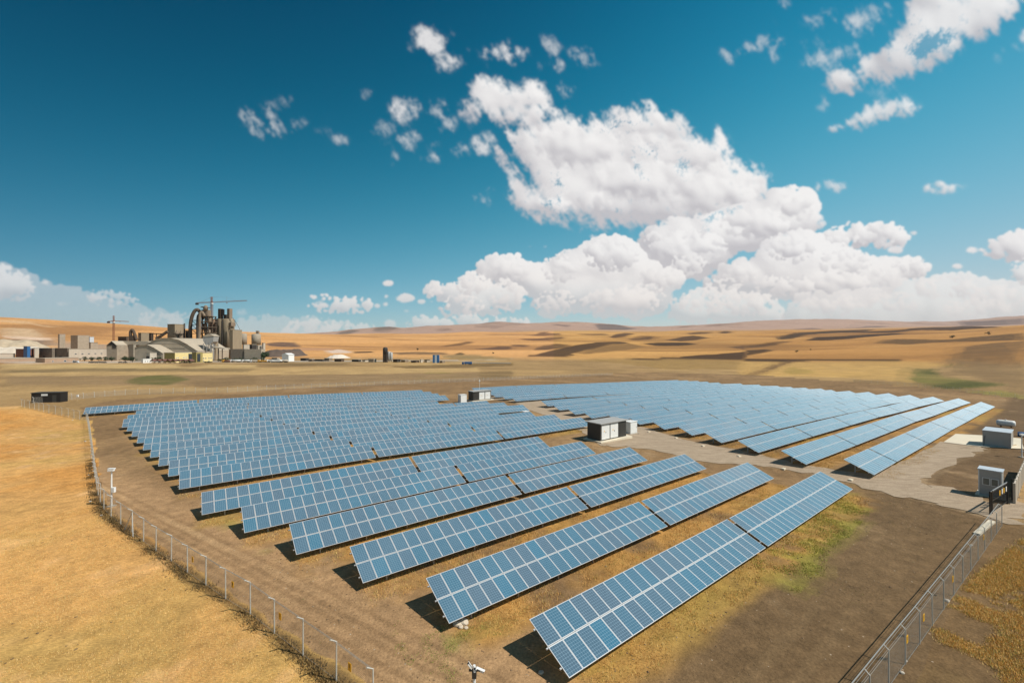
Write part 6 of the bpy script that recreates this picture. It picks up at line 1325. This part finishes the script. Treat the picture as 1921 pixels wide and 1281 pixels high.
# (outline, edge softness in pixels, opacity, ragged amount)
CLOUDS = [
 (C7([(215,330),(250,290),(290,250),(340,215),(440,190),(530,165),(600,190),(680,190),(760,170),(850,120),(950,125),(1050,185),(1150,230),(1260,270),(1290,320),(1320,390),(1420,420),(1530,450),(1500,500),(1480,560),(1400,600),(1250,640),(1100,670),(960,640),(800,640),(680,680),(600,645),(450,630),(300,600),(200,580),(290,520),(400,480),(430,440),(350,380),(230,350)]), 16, 1., 1.),
 (C2([(60,550),(110,400),(160,345),(260,350),(330,390),(420,400),(480,345),(520,410),(570,480),(540,590),(520,640),(430,660),(340,610),(230,590),(150,600)]), 12, 1., .9),
 (C7([(920,800),(930,720),(1000,680),(1100,650),(1250,645),(1350,600),(1480,560),(1560,520),(1650,500),(1740,515),(1730,600),(1775,660),(1700,700),(1560,720),(1450,760),(1330,780),(1330,820),(1250,860),(1190,910),(1100,900),(1040,870),(960,870),(910,840)]), 10, 1., .8),
 (C7([(115,890),(180,840),(300,825),(360,870),(450,880),(500,830),(570,810),(620,800),(640,770),(730,740),(820,740),(880,790),(910,840),(960,880),(1050,890),(1095,930),(1080,960),(1020,980),(1030,1010),(1000,1080),(930,1100),(800,1100),(650,1080),(600,1060),(580,1090),(480,1090),(400,1080),(380,1045),(440,1005),(520,990),(480,960),(330,960),(150,950)]), 9, 1., .8),
 (C5([(620,380),(680,340),(740,350),(770,370),(820,310),(870,290),(910,330),(1010,335),(1090,345),(1110,390),(1080,450),(960,470),(880,480),(720,485),(700,470),(740,440),(730,400),(660,390)]), 8, 1., .7),
 (C5([(65,445),(90,400),(130,385),(190,410),(270,415),(340,403),(380,425),(370,460),(290,470),(100,465)]), 6, 1., .6),
 (C5(ell(455,336,34,15)), 4, 1., .4), (C5(ell(450,400,20,10)), 4, .9, .4), (C5(ell(540,408,53,20)), 5, 1., .5), (C5(ell(615,425,26,11)), 4, .9, .4), (C5(ell(664,424,18,6)), 3, .8, .3), (C5(ell(445,438,19,11)), 4, .9, .3), (C5(ell(403,445,20,11)), 4, .9, .3), (C5(ell(545,470,24,8)), 4, .7, .3),
 (C5([(545,540),(580,505),(650,500),(720,520),(790,500),(850,490),(900,510),(980,500),(1060,515),(1150,520),(1180,555),(550,560)]), 6, .95, .6), (C5([(430,545),(440,512),(500,520),(510,550)]), 6, .8, .5), (C5([(1250,540),(1270,520),(1340,530),(1330,545)]), 5, .8, .4),
 (C5([(-60,570),(50,520),(110,505),(200,538),(380,545),(400,590),(-60,600)]), 10, .75, .8), (C5(ell(1440,110,34,12)), 5, .7, .5), (C5(ell(1210,160,28,9)), 4, .4, .5), (C5(ell(1140,160,16,6)), 3, .35, .5),
 (C4([(960,310),(1000,240),(1100,198),(1180,215),(1230,198),(1330,212),(1390,270),(1340,300),(1200,300),(1080,320),(990,325)]), 7, 1., .7),
 (C4([(410,480),(430,460),(490,460),(520,400),(610,378),(690,390),(710,310),(750,280),(880,243),(970,265),(980,310),(1080,318),(1180,355),(1240,380),(1380,363),(1470,400),(1460,430),(1350,440),(1320,480),(1270,510),(1200,560),(1000,570),(840,540),(700,530),(560,520),(470,505)]), 8, 1., .7),
 (C4([(255,600),(330,540),(450,505),(600,528),(720,540),(800,600),(790,650),(400,655),(280,640)]), 9, .92, .8),
 (C4([(820,620),(870,550),(1000,540),(1150,530),(1270,520),(1330,478),(1440,490),(1560,458),(1680,455),(1760,490),(1800,500),(1880,488),(2100,470),(2100,700),(820,700)]), 12, .85, .8),
 (C4([(1720,330),(1760,290),(1850,250),(1921,235),(2100,230),(2100,400),(1921,372),(1850,360),(1760,350)]), 7, 1., .7), (C4([(1865,390),(1921,375),(2100,380),(2100,480),(1880,475)]), 7, .85, .7),
 (C4(ell(1680,322,38,15)), 5, .95, .5), (C4(ell(1320,320,45,18)), 5, 1., .4), (C4(ell(1610,397,38,11)), 4, .95, .4), (C4(ell(1405,243,26,10)), 4, .9, .4), (C4(ell(1550,433,40,7)), 4, .6, .4),
 (C4([(1440,40),(1470,12),(1560,0),(1660,15),(1668,32),(1600,50),(1520,70)]), 6, .97, .6),
 (C4([(900,48),(950,12),(1010,0),(1100,18),(1090,42),(1000,32),(930,50)]), 7, .75, .8), (C4(ell(750,45,40,18)), 8, .8, .7),
 # small ragged ones above
 (C1([(1160,310),(1190,210),(1270,170),(1390,190),(1430,250),(1370,290),(1240,330),(1180,330)]), 9, .9, 1.2), (C1([(1320,380),(1350,340),(1470,320),(1550,305),(1500,360),(1450,420),(1350,440)]), 8, .85, 1.2), (C1([(1600,320),(1640,290),(1780,265),(1910,295),(1880,340),(1830,370),(1720,350),(1630,360)]), 8, .85, 1.2),
 (C1([(1060,650),(1140,575),(1230,620),(1220,690),(1170,740),(1120,710)]), 9, .8, 1.2), (C1([(1310,600),(1360,580),(1400,620),(1350,720),(1310,700)]), 7, .6, 1.3), (C1([(1360,770),(1400,700),(1455,730),(1440,790)]), 7, .55, 1.3), (C1([(1115,830),(1180,800),(1265,820),(1200,900),(1150,890)]), 8, .65, 1.3),
 (C1([(1220,965),(1280,920),(1370,908),(1375,980)]), 7, .8, 1.1), (C1([(1400,890),(1470,860),(1540,900),(1530,930),(1440,940)]), 7, .8, 1.1), (C1([(1560,860),(1640,800),(1720,800),(1690,890),(1640,930),(1580,910)]), 8, .8, 1.1), (C1([(1280,860),(1350,845),(1385,880),(1300,892)]), 6, .5, 1.2),
 (C1([(130,675),(190,660),(290,700),(340,665),(400,740),(450,780),(400,835),(300,795),(220,775),(190,740)]), 9, .55, 1.6), (C1([(310,600),(470,590),(440,660),(330,645)]), 10, .28, 1.3), (C1([(450,740),(510,705),(578,740),(530,778)]), 9, .42, 1.2), (C1([(680,840),(750,820),(825,850),(740,868)]), 7, .5, 1.2), (C1([(570,770),(650,760),(720,820),(640,810)]), 9, .18, 1.2), (C1([(860,615),(910,545),(955,535),(930,585)]), 7, .42, 1.3), (C1([(910,775),(1000,740),(1110,790),(1000,798)]), 8, .38, 1.4), (C1([(1050,940),(1100,905),(1155,960),(1100,985)]), 8, .5, 1.2), (C1([(950,850),(1000,835),(1090,875),(1000,870)]), 7, .2, 1.2),
 (C2([(495,105),(590,105),(640,190),(560,195)]), 9, .55, 1.2), (C2([(600,235),(690,235),(680,300),(620,285)]), 7, .65, 1.2), (C2([(695,165),(800,170),(850,220),(915,265),(830,262),(760,282),(740,230)]), 9, .6, 1.3), (C2([(635,335),(700,400),(750,390),(730,450),(680,460),(640,400)]), 7, .65, 1.2), (C2(ell(535,262,30,20)), 7, .5, 1.2), (C2([(925,585),(980,490),(1030,540),(1110,485),(1115,530),(1040,565),(985,620)]), 8, .85, 1.1),
 (C2([(135,1040),(200,1000),(275,1005),(270,1085),(150,1105)]), 9, .5, 1.3), (C2([(330,870),(380,868),(412,930),(350,952)]), 7, .6, 1.1), (C2([(440,945),(500,900),(525,950)]), 7, .7, 1.), (C2(ell(150,915,26,22)), 8, .25, 1.2),
 # long streaks at the top right
 (C3([(1250,-60),(1980,-60),(1860,60),(1740,150),(1620,190),(1530,280),(1440,350),(1330,390),(1230,430),(1080,480),(930,470),(860,520),(780,580),(745,500),(800,440),(900,410),(960,370),(1080,330),(1130,230),(1230,130),(1280,60)]), 12, .93, 1.0),
 (C3([(700,782),(760,750),(840,750),(930,690),(1060,630),(1150,593),(1310,598),(1312,652),(1160,690),(980,740),(880,752),(780,797)]), 8, .85, 1.0), (C3([(555,392),(640,338),(740,328),(800,265),(930,300),(900,362),(780,387),(680,378)]), 10, .75, 1.2), (C3([(585,145),(650,75),(795,75),(780,135),(670,168)]), 11, .55, 1.3), (C3([(815,135),(950,50),(1060,20),(1140,90),(1050,155),(1020,195),(905,205),(930,135)]), 12, .65, 1.3),
 (C3([(110,375),(130,285),(190,300),(285,255),(270,325),(200,355)]), 8, .5, 1.4), (C3([(305,285),(370,200),(395,240),(340,295)]), 7, .5, 1.3), (C3([(375,350),(430,215),(515,205),(440,295),(430,375)]), 8, .5, 1.4), (C3(ell(428,130,32,22)), 7, .6, 1.2), (C3(ell(478,20,42,26)), 8, .7, 1.2), (C3([(1850,280),(1921,200),(2050,150),(2050,260),(1921,272)]), 8, .75, 1.1), (C3([(1745,355),(1790,285),(1825,310),(1790,345)]), 8, .4, 1.3), (C3([(565,275),(680,215),(795,238),(740,285)]), 11, .25, 1.4), (C3([(675,645),(750,600),(765,630),(700,658)]), 6, .65, 1.1), (C3([(1305,715),(1360,678),(1375,700)]), 6, .35, 1.2), (C3([(960,560),(1060,500),(1200,500),(1100,580)]), 12, .18, 1.4), (C3(ell(1480,210,120,26)), 14, .16, 1.4),
 # bank of cloud low on the left
 (C6([(-300,80),(-30,115),(60,150),(130,190),(190,215),(220,240),(300,250),(430,262),(440,300),(560,330),(640,340),(760,380),(950,400),(1050,430),(900,490),(600,460),(0,440),(-300,420)]), 12, .42, .8), (C6([(-300,90),(-30,118),(60,148),(135,190),(200,225),(170,260),(90,300),(-40,310),(-300,290)]), 9, .62, .7), (C6([(485,285),(560,263),(660,270),(805,322),(640,332),(520,312)]), 8, .62, .7), (C6([(212,212),(250,178),(295,210),(262,235)]), 6, .75, .6), (C6([(780,410),(900,395),(1000,410),(1060,390),(1120,400),(1140,470),(800,480)]), 10, .5, .8), (C6([(1310,450),(1460,425),(1540,405),(1620,435),(1750,413),(1800,440),(1960,450),(1960,530),(1310,530)]), 9, .5, .8), (C6(ell(1365,380,50,12)), 8, .35, .6), (C6(ell(370,327,60,12)), 6, .4, .6),
]
def put(after, lobes, soft, op, rag):
    """separate heads of a cloud, each with its own lit top and grey belly, in front of its main body"""
    i = CLOUDS.index(after)
    for k, q in enumerate(sorted(lobes, key=lambda p: max(v[1] for v in p))): CLOUDS.insert(i+1+k, (q, soft, op, rag))
_b = list(CLOUDS)
put(_b[0], [C7(ell(*e)) for e in ((1000,205,190,75),(640,290,200,95),(390,270,140,75),(1130,330,180,70),(900,450,260,90),(1250,530,220,85),(560,560,220,60),(1430,475,105,50))], 15, .95, .9)
put(_b[2], [C7(ell(*e)) for e in ((1640,590,105,75),(1450,665,170,62),(1130,780,180,72),(1000,740,75,55),(1130,860,85,45))], 8, 1., .7)
put(_b[3], [C7(ell(*e)) for e in ((765,815,130,72),(250,885,115,50),(520,885,85,66),(980,935,108,48),(800,1040,190,52),(490,1040,100,46),(900,1010,120,50))], 7, 1., .7)
put(_b[4], [C5(ell(*e)) for e in ((860,345,75,48),(820,440,105,42),(1020,400,82,60),(690,367,58,25))], 6, 1., .6)
put(_b[21], [C4(ell(*e)) for e in ((1060,272,85,46),(1240,255,105,44))], 6, 1., .6)
put(_b[22], [C4(ell(*e)) for e in ((830,312,115,62),(1080,380,125,48),(1390,402,85,34),(600,432,85,44),(1010,478,190,50),(800,490,150,42),(1250,455,80,38),(520,490,90,28))], 6, 1., .6)
put(_b[23], [C4(ell(*e)) for e in ((420,565,115,42),(610,575,150,42))], 7, .9, .6)
put(_b[24], [C4(ell(*e)) for e in ((1030,580,150,38),(1560,500,160,38),(1800,545,130,45),(1300,570,130,34),(1700,600,160,36))], 9, .8, .7)
HOLES = [(C3([(1215,305),(1335,200),(1470,165),(1525,212),(1400,290),(1290,362)]), 10, .85), (C7(ell(890,388,26,14)), 6, .8), (C7(ell(1112,388,18,12)), 6, .7), (C7(ell(965,345,12,16)), 5, .5), (C7(ell(505,460,14,10)), 5, .7), (C7([(395,580),(480,545),(530,535),(470,580)]), 6, .8), (C7(ell(790,610,18,12)), 5, .7), (C7([(1190,660),(1210,640),(1300,612),(1400,598),(1300,630)]), 5, .6), (C2(ell(1045,672,20,14)), 6, .6),
 (C7([(800,170),(800,200),(770,205),(780,175)]), 6, .9)]
def bake_sky():
    x0, x1, y0, y1 = -260, 2180, -140, 680; s = 1.0
    w, h = x1-x0, y1-y0
    yy, xx = np.mgrid[y0:y1, x0:x1].astype(np.float32)
    fw, fh = 2560, 1024
    ky = np.fft.fftfreq(fh)[:, None]; kx = np.fft.rfftfreq(fw)[None]; kk = np.hypot(kx, ky)
    def blur(a, sg, sgy=None):
        b = np.zeros((fh, fw), np.float32); b[:a.shape[0], :a.shape[1]] = a
        b[a.shape[0]:] = a[-1:, :1].mean(); sgy = sgy or sg
        return np.fft.irfft2(np.fft.rfft2(b)*np.exp(-2*math.pi**2*((kx*sg)**2+(ky*sgy)**2)), s=(fh, fw))[:a.shape[0], :a.shape[1]]
    rg = np.random.default_rng(5)
    def band(lam, ax=1.0, rot=0.):
        c, sn = math.cos(rot), math.sin(rot); k1 = kx*c+ky*sn; k2 = (-kx*sn+ky*c)*ax
        k = np.hypot(k1/ax**.5, k2/ax**.5)*lam
        f = np.exp(-((np.log(k+1e-9))**2)/.35)
        n = np.fft.irfft2(np.fft.rfft2(rg.standard_normal((fh, fw)))*f, s=(fh, fw)); n /= n.std(); return n[:h, :w].astype(np.float32)
    # billowing noise (cauliflower) and wispy noise
    bil = 0; wis = 0; at = 0
    for lam, a in ((150, 1.), (80, .8), (44, .62), (25, .45), (14, .30), (8, .18)):
        bil = bil + a*(.8-np.abs(band(lam))); wis = wis + a*band(lam*1.2, 3.2, R(-34)); at += a
    fine = 0
    for lam, a in ((30, .6), (17, .6), (10, .5), (6, .35)): fine = fine + a*(.8-np.abs(band(lam)))
    bil /= at*.5; wis /= at*.6; fine /= 1.0
    low = np.clip((yy-330)/230, 0, 1)
    alpha = np.zeros((h, w), np.float32); thick = np.zeros((h, w), np.float32)
    def raster(poly, soft, pad):
        P = np.array(poly); a0 = np.maximum(np.floor(P.min(0)-pad), (x0, y0)).astype(int); a1 = np.minimum(np.ceil(P.max(0)+pad), (x1, y1)).astype(int)
        if (a1 <= a0+1).any(): return None
        sl = (slice(a0[1]-y0, a1[1]-y0), slice(a0[0]-x0, a1[0]-x0))
        X, Y = xx[sl].ravel(), yy[sl].ravel()
        return sl, inside(X, Y, poly).astype(np.float32).reshape(xx[sl].shape)
    def gb(a, sg):
        k = np.exp(-.5*(np.arange(-int(3*sg), int(3*sg)+1)/sg)**2); k /= k.sum()
        n = len(k)//2
        a = np.apply_along_axis(lambda v: np.convolve(v, k)[n:n+len(v)], 0, a); return np.apply_along_axis(lambda v: np.convolve(v, k)[n:n+len(v)], 1, a)
    rgbv = np.zeros((h, w), np.float32)                 # brightness of the cloud
    prn = np.random.default_rng(23)
    def grad_shade(hm, sc, up=.62, rt=.5):
        gy, gx = np.gradient(hm); nx, ny = -gx*sc, gy*sc                # ny positive = facing up
        ln = np.sqrt(nx*nx+ny*ny+1)
        return (nx*rt+ny*up+.60)/ln
    for poly, soft, op, rag in CLOUDS:
        P = np.array(poly); size = math.sqrt(np.prod(P.max(0)-P.min(0)))
        pad = soft*5+size*.10+12
        q = raster(poly, soft, pad)
        if q is None: continue
        sl, m = q; hh, ww = m.shape; cum = float(np.clip((P[:, 1].mean()-330)/130, 0, 1)); wisp = op < .6 or rag > 1.05
        b = .55*gb(m, soft)+.45*gb(m, min(soft*2.4, size*.22+2))
        nz = bil[sl]*(.25+.75*cum)+wis[sl]*.8*(1-cum)
        # towers and puffs: overlapping domes
        hm = np.zeros_like(m); cover = np.zeros_like(m)
        gbm = gb(m, soft)
        if size > 26:
            npf = int(np.clip(size*size/95, 30, 900)); rmax = np.clip(size*.17, 5, 46)
            ys, xs = np.where(m > .5)
            k = prn.integers(0, len(xs), npf*2); done = 0
            for cx_, cy_ in zip(xs[k], ys[k]):
                r = rmax*(.22+.78*prn.random()**2.2)
                aa = np.linspace(0, 2*math.pi, 10)[:-1]; qx = (cx_+r*.85*np.cos(aa)).astype(int); qy = (cy_+r*.75*np.sin(aa)).astype(int)
                okp = (qx >= 0) & (qx < ww) & (qy >= 0) & (qy < hh); ins = (m[qy[okp], qx[okp]] > .5).sum()
                if ins < 7: r *= .45
                if ins < 3: continue
                r2 = int(r)+2; ya, yb, xa, xb = max(cy_-r2, 0), min(cy_+r2+1, hh), max(cx_-r2, 0), min(cx_+r2+1, ww)
                Yl, Xl = np.mgrid[ya:yb, xa:xb]; d2 = ((Xl-cx_)**2+((Yl-cy_)*1.12)**2)/(r*r)
                dome = np.sqrt(np.clip(1-d2, 0, 1))*r
                rel = (cy_-hh/2)/hh                                         # lower puffs stand in front
                hv = dome + r*.25 + rel*size*.25 + size*.12
                hm[ya:yb, xa:xb] = np.where(d2 < 1, np.maximum(hm[ya:yb, xa:xb], hv), hm[ya:yb, xa:xb])
                cover[ya:yb, xa:xb] = np.maximum(cover[ya:yb, xa:xb], np.clip((1-d2)*1.6, 0, 1))
                done += 1
                if done >= npf: break
            # small heads along the rim
            ring = np.where((gbm > .18) & (gbm < .62)); nr_ = int(len(ring[0])/(26 if cum > .5 else 40))
            for k2 in prn.integers(0, len(ring[0]), nr_):
                cy_, cx_ = ring[0][k2], ring[1][k2]; r = (2.5+min(size*.055, 13)*prn.random()**1.6)*(.75+.5*(1-cum)); r2 = int(r)+2
                ya, yb, xa, xb = max(cy_-r2, 0), min(cy_+r2+1, hh), max(cx_-r2, 0), min(cx_+r2+1, ww)
                Yl, Xl = np.mgrid[ya:yb, xa:xb]; d2 = ((Xl-cx_)**2+((Yl-cy_)*1.1)**2)/(r*r)
                rel = (cy_-hh/2)/hh; hv = np.sqrt(np.clip(1-d2, 0, 1))*r+rel*size*.25+size*.06
                hm[ya:yb, xa:xb] = np.where(d2 < 1, np.maximum(hm[ya:yb, xa:xb], hv), hm[ya:yb, xa:xb])
                cover[ya:yb, xa:xb] = np.maximum(cover[ya:yb, xa:xb], np.clip((1-d2)*1.6, 0, 1)*(.95 if cum > .5 else .6))
            b = b*.50+gb(cover, 1.5+2.2*(1-cum))*.58
        core = np.clip((gb(m, min(soft*2.2, size*.2+2))-.55)*2.6, 0, 1)*(0 if wisp else 1)
        f = b + ((rag*(.20+.12*(1-cum)))*nz + rag*(.07+.05*(1-cum))*fine[sl])*(1-.72*core) - .03*rag
        ed = .24*cum+.62*(1-cum) + .35*wisp*(1-cum)
        a = np.clip((f-(.33-.09*wisp-.03*(1-cum)))/ed, 0, 1); a = a*a*(3-2*a)*op*np.clip((b-.03)*5, 0, 1)
        a = gb(a, .6+.8*(1-cum)+.1*wisp)
        a = a*(1-.30*np.clip((yy[sl]-520)/80, 0, 1))
        # shading
        sm = gb(hm, 1.7+2.5*(1-cum))+ (1.9*bil[sl]+.7*fine[sl])*np.clip(size/60, .3, 1.5)*(.55+.45*cum)
        sm2 = gb(hm+2.5*bil[sl], 6); sm3 = gb(hm+6*bil[sl], 15)
        g1 = grad_shade(sm, .55); g2 = grad_shade(sm2, 1.0); g3 = grad_shade(sm3, 1.5)
        yrel = (np.arange(hh)[:, None]+sl[0].start+y0-P[:, 1].min())/max(np.ptp(P[:, 1]), 1)
        belly = np.clip((yrel-.45)/.5, 0, 1)**1.3*np.clip(gb(m, soft*1.5), 0, 1)
        lum = .63+.37*np.clip(g1*.14+g2*.38+g3*.54+.03, 0, 1.0)
        lum = lum-(.10+.07*cum)*belly - .05*np.clip(gb(m, min(size*.12+1, 22))-.55, 0, 1)*(1-.5*cum)
        if wisp: lum = .86+.08*fine[sl]*.5
        lum = np.clip(lum, .55, 1.0)
        rgbv[sl] = rgbv[sl]*(1-a)+lum*a
        alpha[sl] = a+alpha[sl]*(1-a)
    rgbv = np.where(alpha > 1e-4, rgbv/np.maximum(alpha, 1e-4), .9)
    for poly, soft, op in HOLES:
        q = raster(poly, soft, soft*4)
        if q is None: continue
        sl, m = q; b = gb(m, soft); f = np.clip((b+.3*bil[sl]+.2*fine[sl]-.25)/.5, 0, 1)*op
        alpha[sl] *= 1-f
    warm = np.clip((yy-470)/130, 0, 1)[..., None]
    l3 = np.clip((rgbv-.62)/.36, 0, 1)[..., None]
    lit = np.array([.90, .885, .875])*(1-warm)+np.array([.86, .80, .755])*warm
    shd = np.array([.56, .545, .57])*(1-warm)+np.array([.63, .60, .595])*warm
    rgb = (shd*(1-l3)+lit*l3).astype(np.float32)
    # onto the dome
    EW, EH = 4096, 2048
    out = np.zeros((EH, EW, 4), np.float32)
    v = (np.arange(EH)+.5)/EH; el = (v-.5)*math.pi
    u = (np.arange(EW)+.5)/EW; az = (u-.5)*2*math.pi                      # 0 = straight ahead (+Y)
    rows = np.where((el > -.06))[0]
    AZg, ELg = np.meshgrid(az, el[rows])
    # elsewhere on the dome: broken fair-weather cloud
    gn = fbm(AZg*5, np.tan(np.clip(ELg, 0, 1.3))*9/(1+np.tan(np.clip(ELg, 0, 1.3))*1.2), 6, 77, .55)
    ga = sstep(.16, .48, gn)*.6*sstep(1.45, 1.1, ELg)*sstep(-.01, .03, ELg)
    o = np.zeros(AZg.shape+(4,), np.float32); o[..., :3] = np.array([.90, .90, .90])*(.86+.14*sstep(.6, .2, gn))[..., None]; o[..., 3] = ga
    X = np.sin(AZg)*np.cos(ELg); Y = np.cos(AZg)*np.cos(ELg); Z = np.sin(ELg)
    ok = Y > .15
    Yc = Y*math.cos(PITCH)+Z*math.sin(PITCH); Zc = -Y*math.sin(PITCH)+Z*math.cos(PITCH)
    PXc = np.where(ok, 960.5+F*X/np.maximum(Yc, .1), -9999); PYc = np.where(ok, 640.5-F*Zc/np.maximum(Yc, .1), -9999)
    inn = ok & (PXc > x0+1) & (PXc < x1-2) & (PYc > y0+1) & (PYc < y1-2)
    a = PXc[inn]-x0; b = PYc[inn]-y0; i = a.astype(int); j = b.astype(int); fa = (a-i)[:, None]; fb = (b-j)[:, None]
    src = np.concatenate([rgb, alpha[..., None]], -1)
    val = (src[j, i]*(1-fa)+src[j, i+1]*fa)*(1-fb)+(src[j+1, i]*(1-fa)+src[j+1, i+1]*fa)*fb
    edge = np.minimum(np.minimum(PXc[inn]-x0, x1-PXc[inn])/160, (PYc[inn]-y0)/100); we = np.clip(edge, 0, 1)[:, None]
    o[inn] = val*we+o[inn]*(1-we)
    out[rows] = o
    img = bpy.data.images.new('cloud_dome', EW, EH, alpha=True, float_buffer=True)
    img.colorspace_settings.name = 'Non-Color'; img.alpha_mode = 'CHANNEL_PACKED'
    img.pixels.foreach_set(out.ravel()); img.update(); img.pack()
    return img
W = bpy.data.worlds.new('World'); S.world = W; W.use_nodes = True
nt = W.node_tree; L = nt.links; bg = nt.nodes['Background']
sky = nt.nodes.new('ShaderNodeTexSky'); sky.sky_type = 'NISHITA'; sky.sun_disc = False
sky.sun_elevation = SUN_EL; sky.sun_rotation = SUN_AZ; sky.altitude = 900; sky.air_density = 1.0; sky.dust_density = .15; sky.ozone_density = 4.0
SKY_ST = .1
def N_(t, **k):
    n = nt.nodes.new(t)
    for a, b in k.items(): setattr(n, a, b)
    return n
# deepen the clear sky: each channel of the physical sky gets its own contrast
def MA(op, a, b=None, c=None):
    n = N_('ShaderNodeMath', operation=op)
    for i, q in enumerate((a, b, c)):
        if q is None: continue
        if isinstance(q, (int, float)): n.inputs[i].default_value = q
        else: L.new(q, n.inputs[i])
    return n.outputs[0]
tc = N_('ShaderNodeTexCoord'); sx = N_('ShaderNodeSeparateXYZ'); L.new(tc.outputs['Generated'], sx.inputs[0])
# the clear sky as photographed: physical sky, deepened away from the sun and overhead (polarising filter)
spc = N_('ShaderNodeSeparateColor'); L.new(sky.outputs['Color'], spc.inputs[0]); cmb = N_('ShaderNodeCombineColor')
zc = MA('MINIMUM', MA('MAXIMUM', sx.outputs['Z'], 0.), .75); xc = sx.outputs['X']; yc = MA('ABSOLUTE', sx.outputs['Y'])
for ch, (a_, b_, c_, d_, e_, f_) in zip(('Red', 'Green', 'Blue'), SKY_GRADE):
    v = MA('MULTIPLY_ADD', MA('MULTIPLY_ADD', zc, c_, b_), zc, a_)
    v = MA('MULTIPLY_ADD', MA('MULTIPLY_ADD', zc, f_, d_), xc, v)
    v = MA('EXPONENT', MA('MULTIPLY_ADD', yc, e_, v))
    v = MA('MULTIPLY', MA('POWER', MA('MULTIPLY', spc.outputs[ch], SKY_ST), .5), v)
    if ch == 'Red': v = MA('DIVIDE', MA('MULTIPLY', v, v), MA('ADD', v, .016))
    L.new(MA('MULTIPLY', v, 1/SKY_ST), cmb.inputs[ch])
cu = MA('MULTIPLY_ADD', MA('ARCTAN2', sx.outputs['X'], sx.outputs['Y']), 1/(2*math.pi), .5)
cvv = MA('MULTIPLY_ADD', MA('ARCSINE', sx.outputs['Z']), 1/math.pi, .5)
cx = N_('ShaderNodeCombineXYZ'); L.new(cu, cx.inputs[0]); L.new(cvv, cx.inputs[1])
env = N_('ShaderNodeTexImage'); env.image = bake_sky(); env.interpolation = 'Cubic'; L.new(cx.outputs[0], env.inputs['Vector'])
cs = N_('ShaderNodeMix', data_type='RGBA', blend_type='MULTIPLY'); cs.inputs['Factor'].default_value = 1; L.new(env.outputs['Color'], cs.inputs['A']); cs.inputs['B'].default_value = (CLOUD_L/SKY_ST,)*3+(1,)
mx = N_('ShaderNodeMix', data_type='RGBA'); L.new(env.outputs['Alpha'], mx.inputs['Factor']); L.new(cmb.outputs[0], mx.inputs['A']); L.new(cs.outputs['Result'], mx.inputs['B'])
L.new(mx.outputs['Result'], bg.inputs['Color']); bg.inputs['Strength'].default_value = SKY_ST
sl = bpy.data.lights.new('sun', 'SUN'); sl.energy = 4.9; sl.angle = R(.53); sl.color = (1, .94, .84)
so = bpy.data.objects.new('sun', sl); COL.objects.link(so)
sd = Vector((math.sin(SUN_AZ)*math.cos(SUN_EL), math.cos(SUN_AZ)*math.cos(SUN_EL), math.sin(SUN_EL)))
so.rotation_euler = sd.to_track_quat('Z', 'Y').to_euler(); so.location = (60, -40, 120)
cam = bpy.data.cameras.new('camera'); cam.sensor_width = 36; cam.lens = F/1921*36; cam.clip_start = .1; cam.clip_end = 60000
co = bpy.data.objects.new('camera', cam); COL.objects.link(co); co.location = (0, 0, EYE); co.rotation_euler = (R(90)+PITCH, 0, 0)
S.camera = co
vs = S.view_settings; S.display_settings.display_device = 'sRGB'; vs.view_transform = 'Standard'; vs.look = 'None'; vs.exposure = 0; vs.gamma = 1; vs.use_curve_mapping = False
S.render.engine = 'CYCLES'
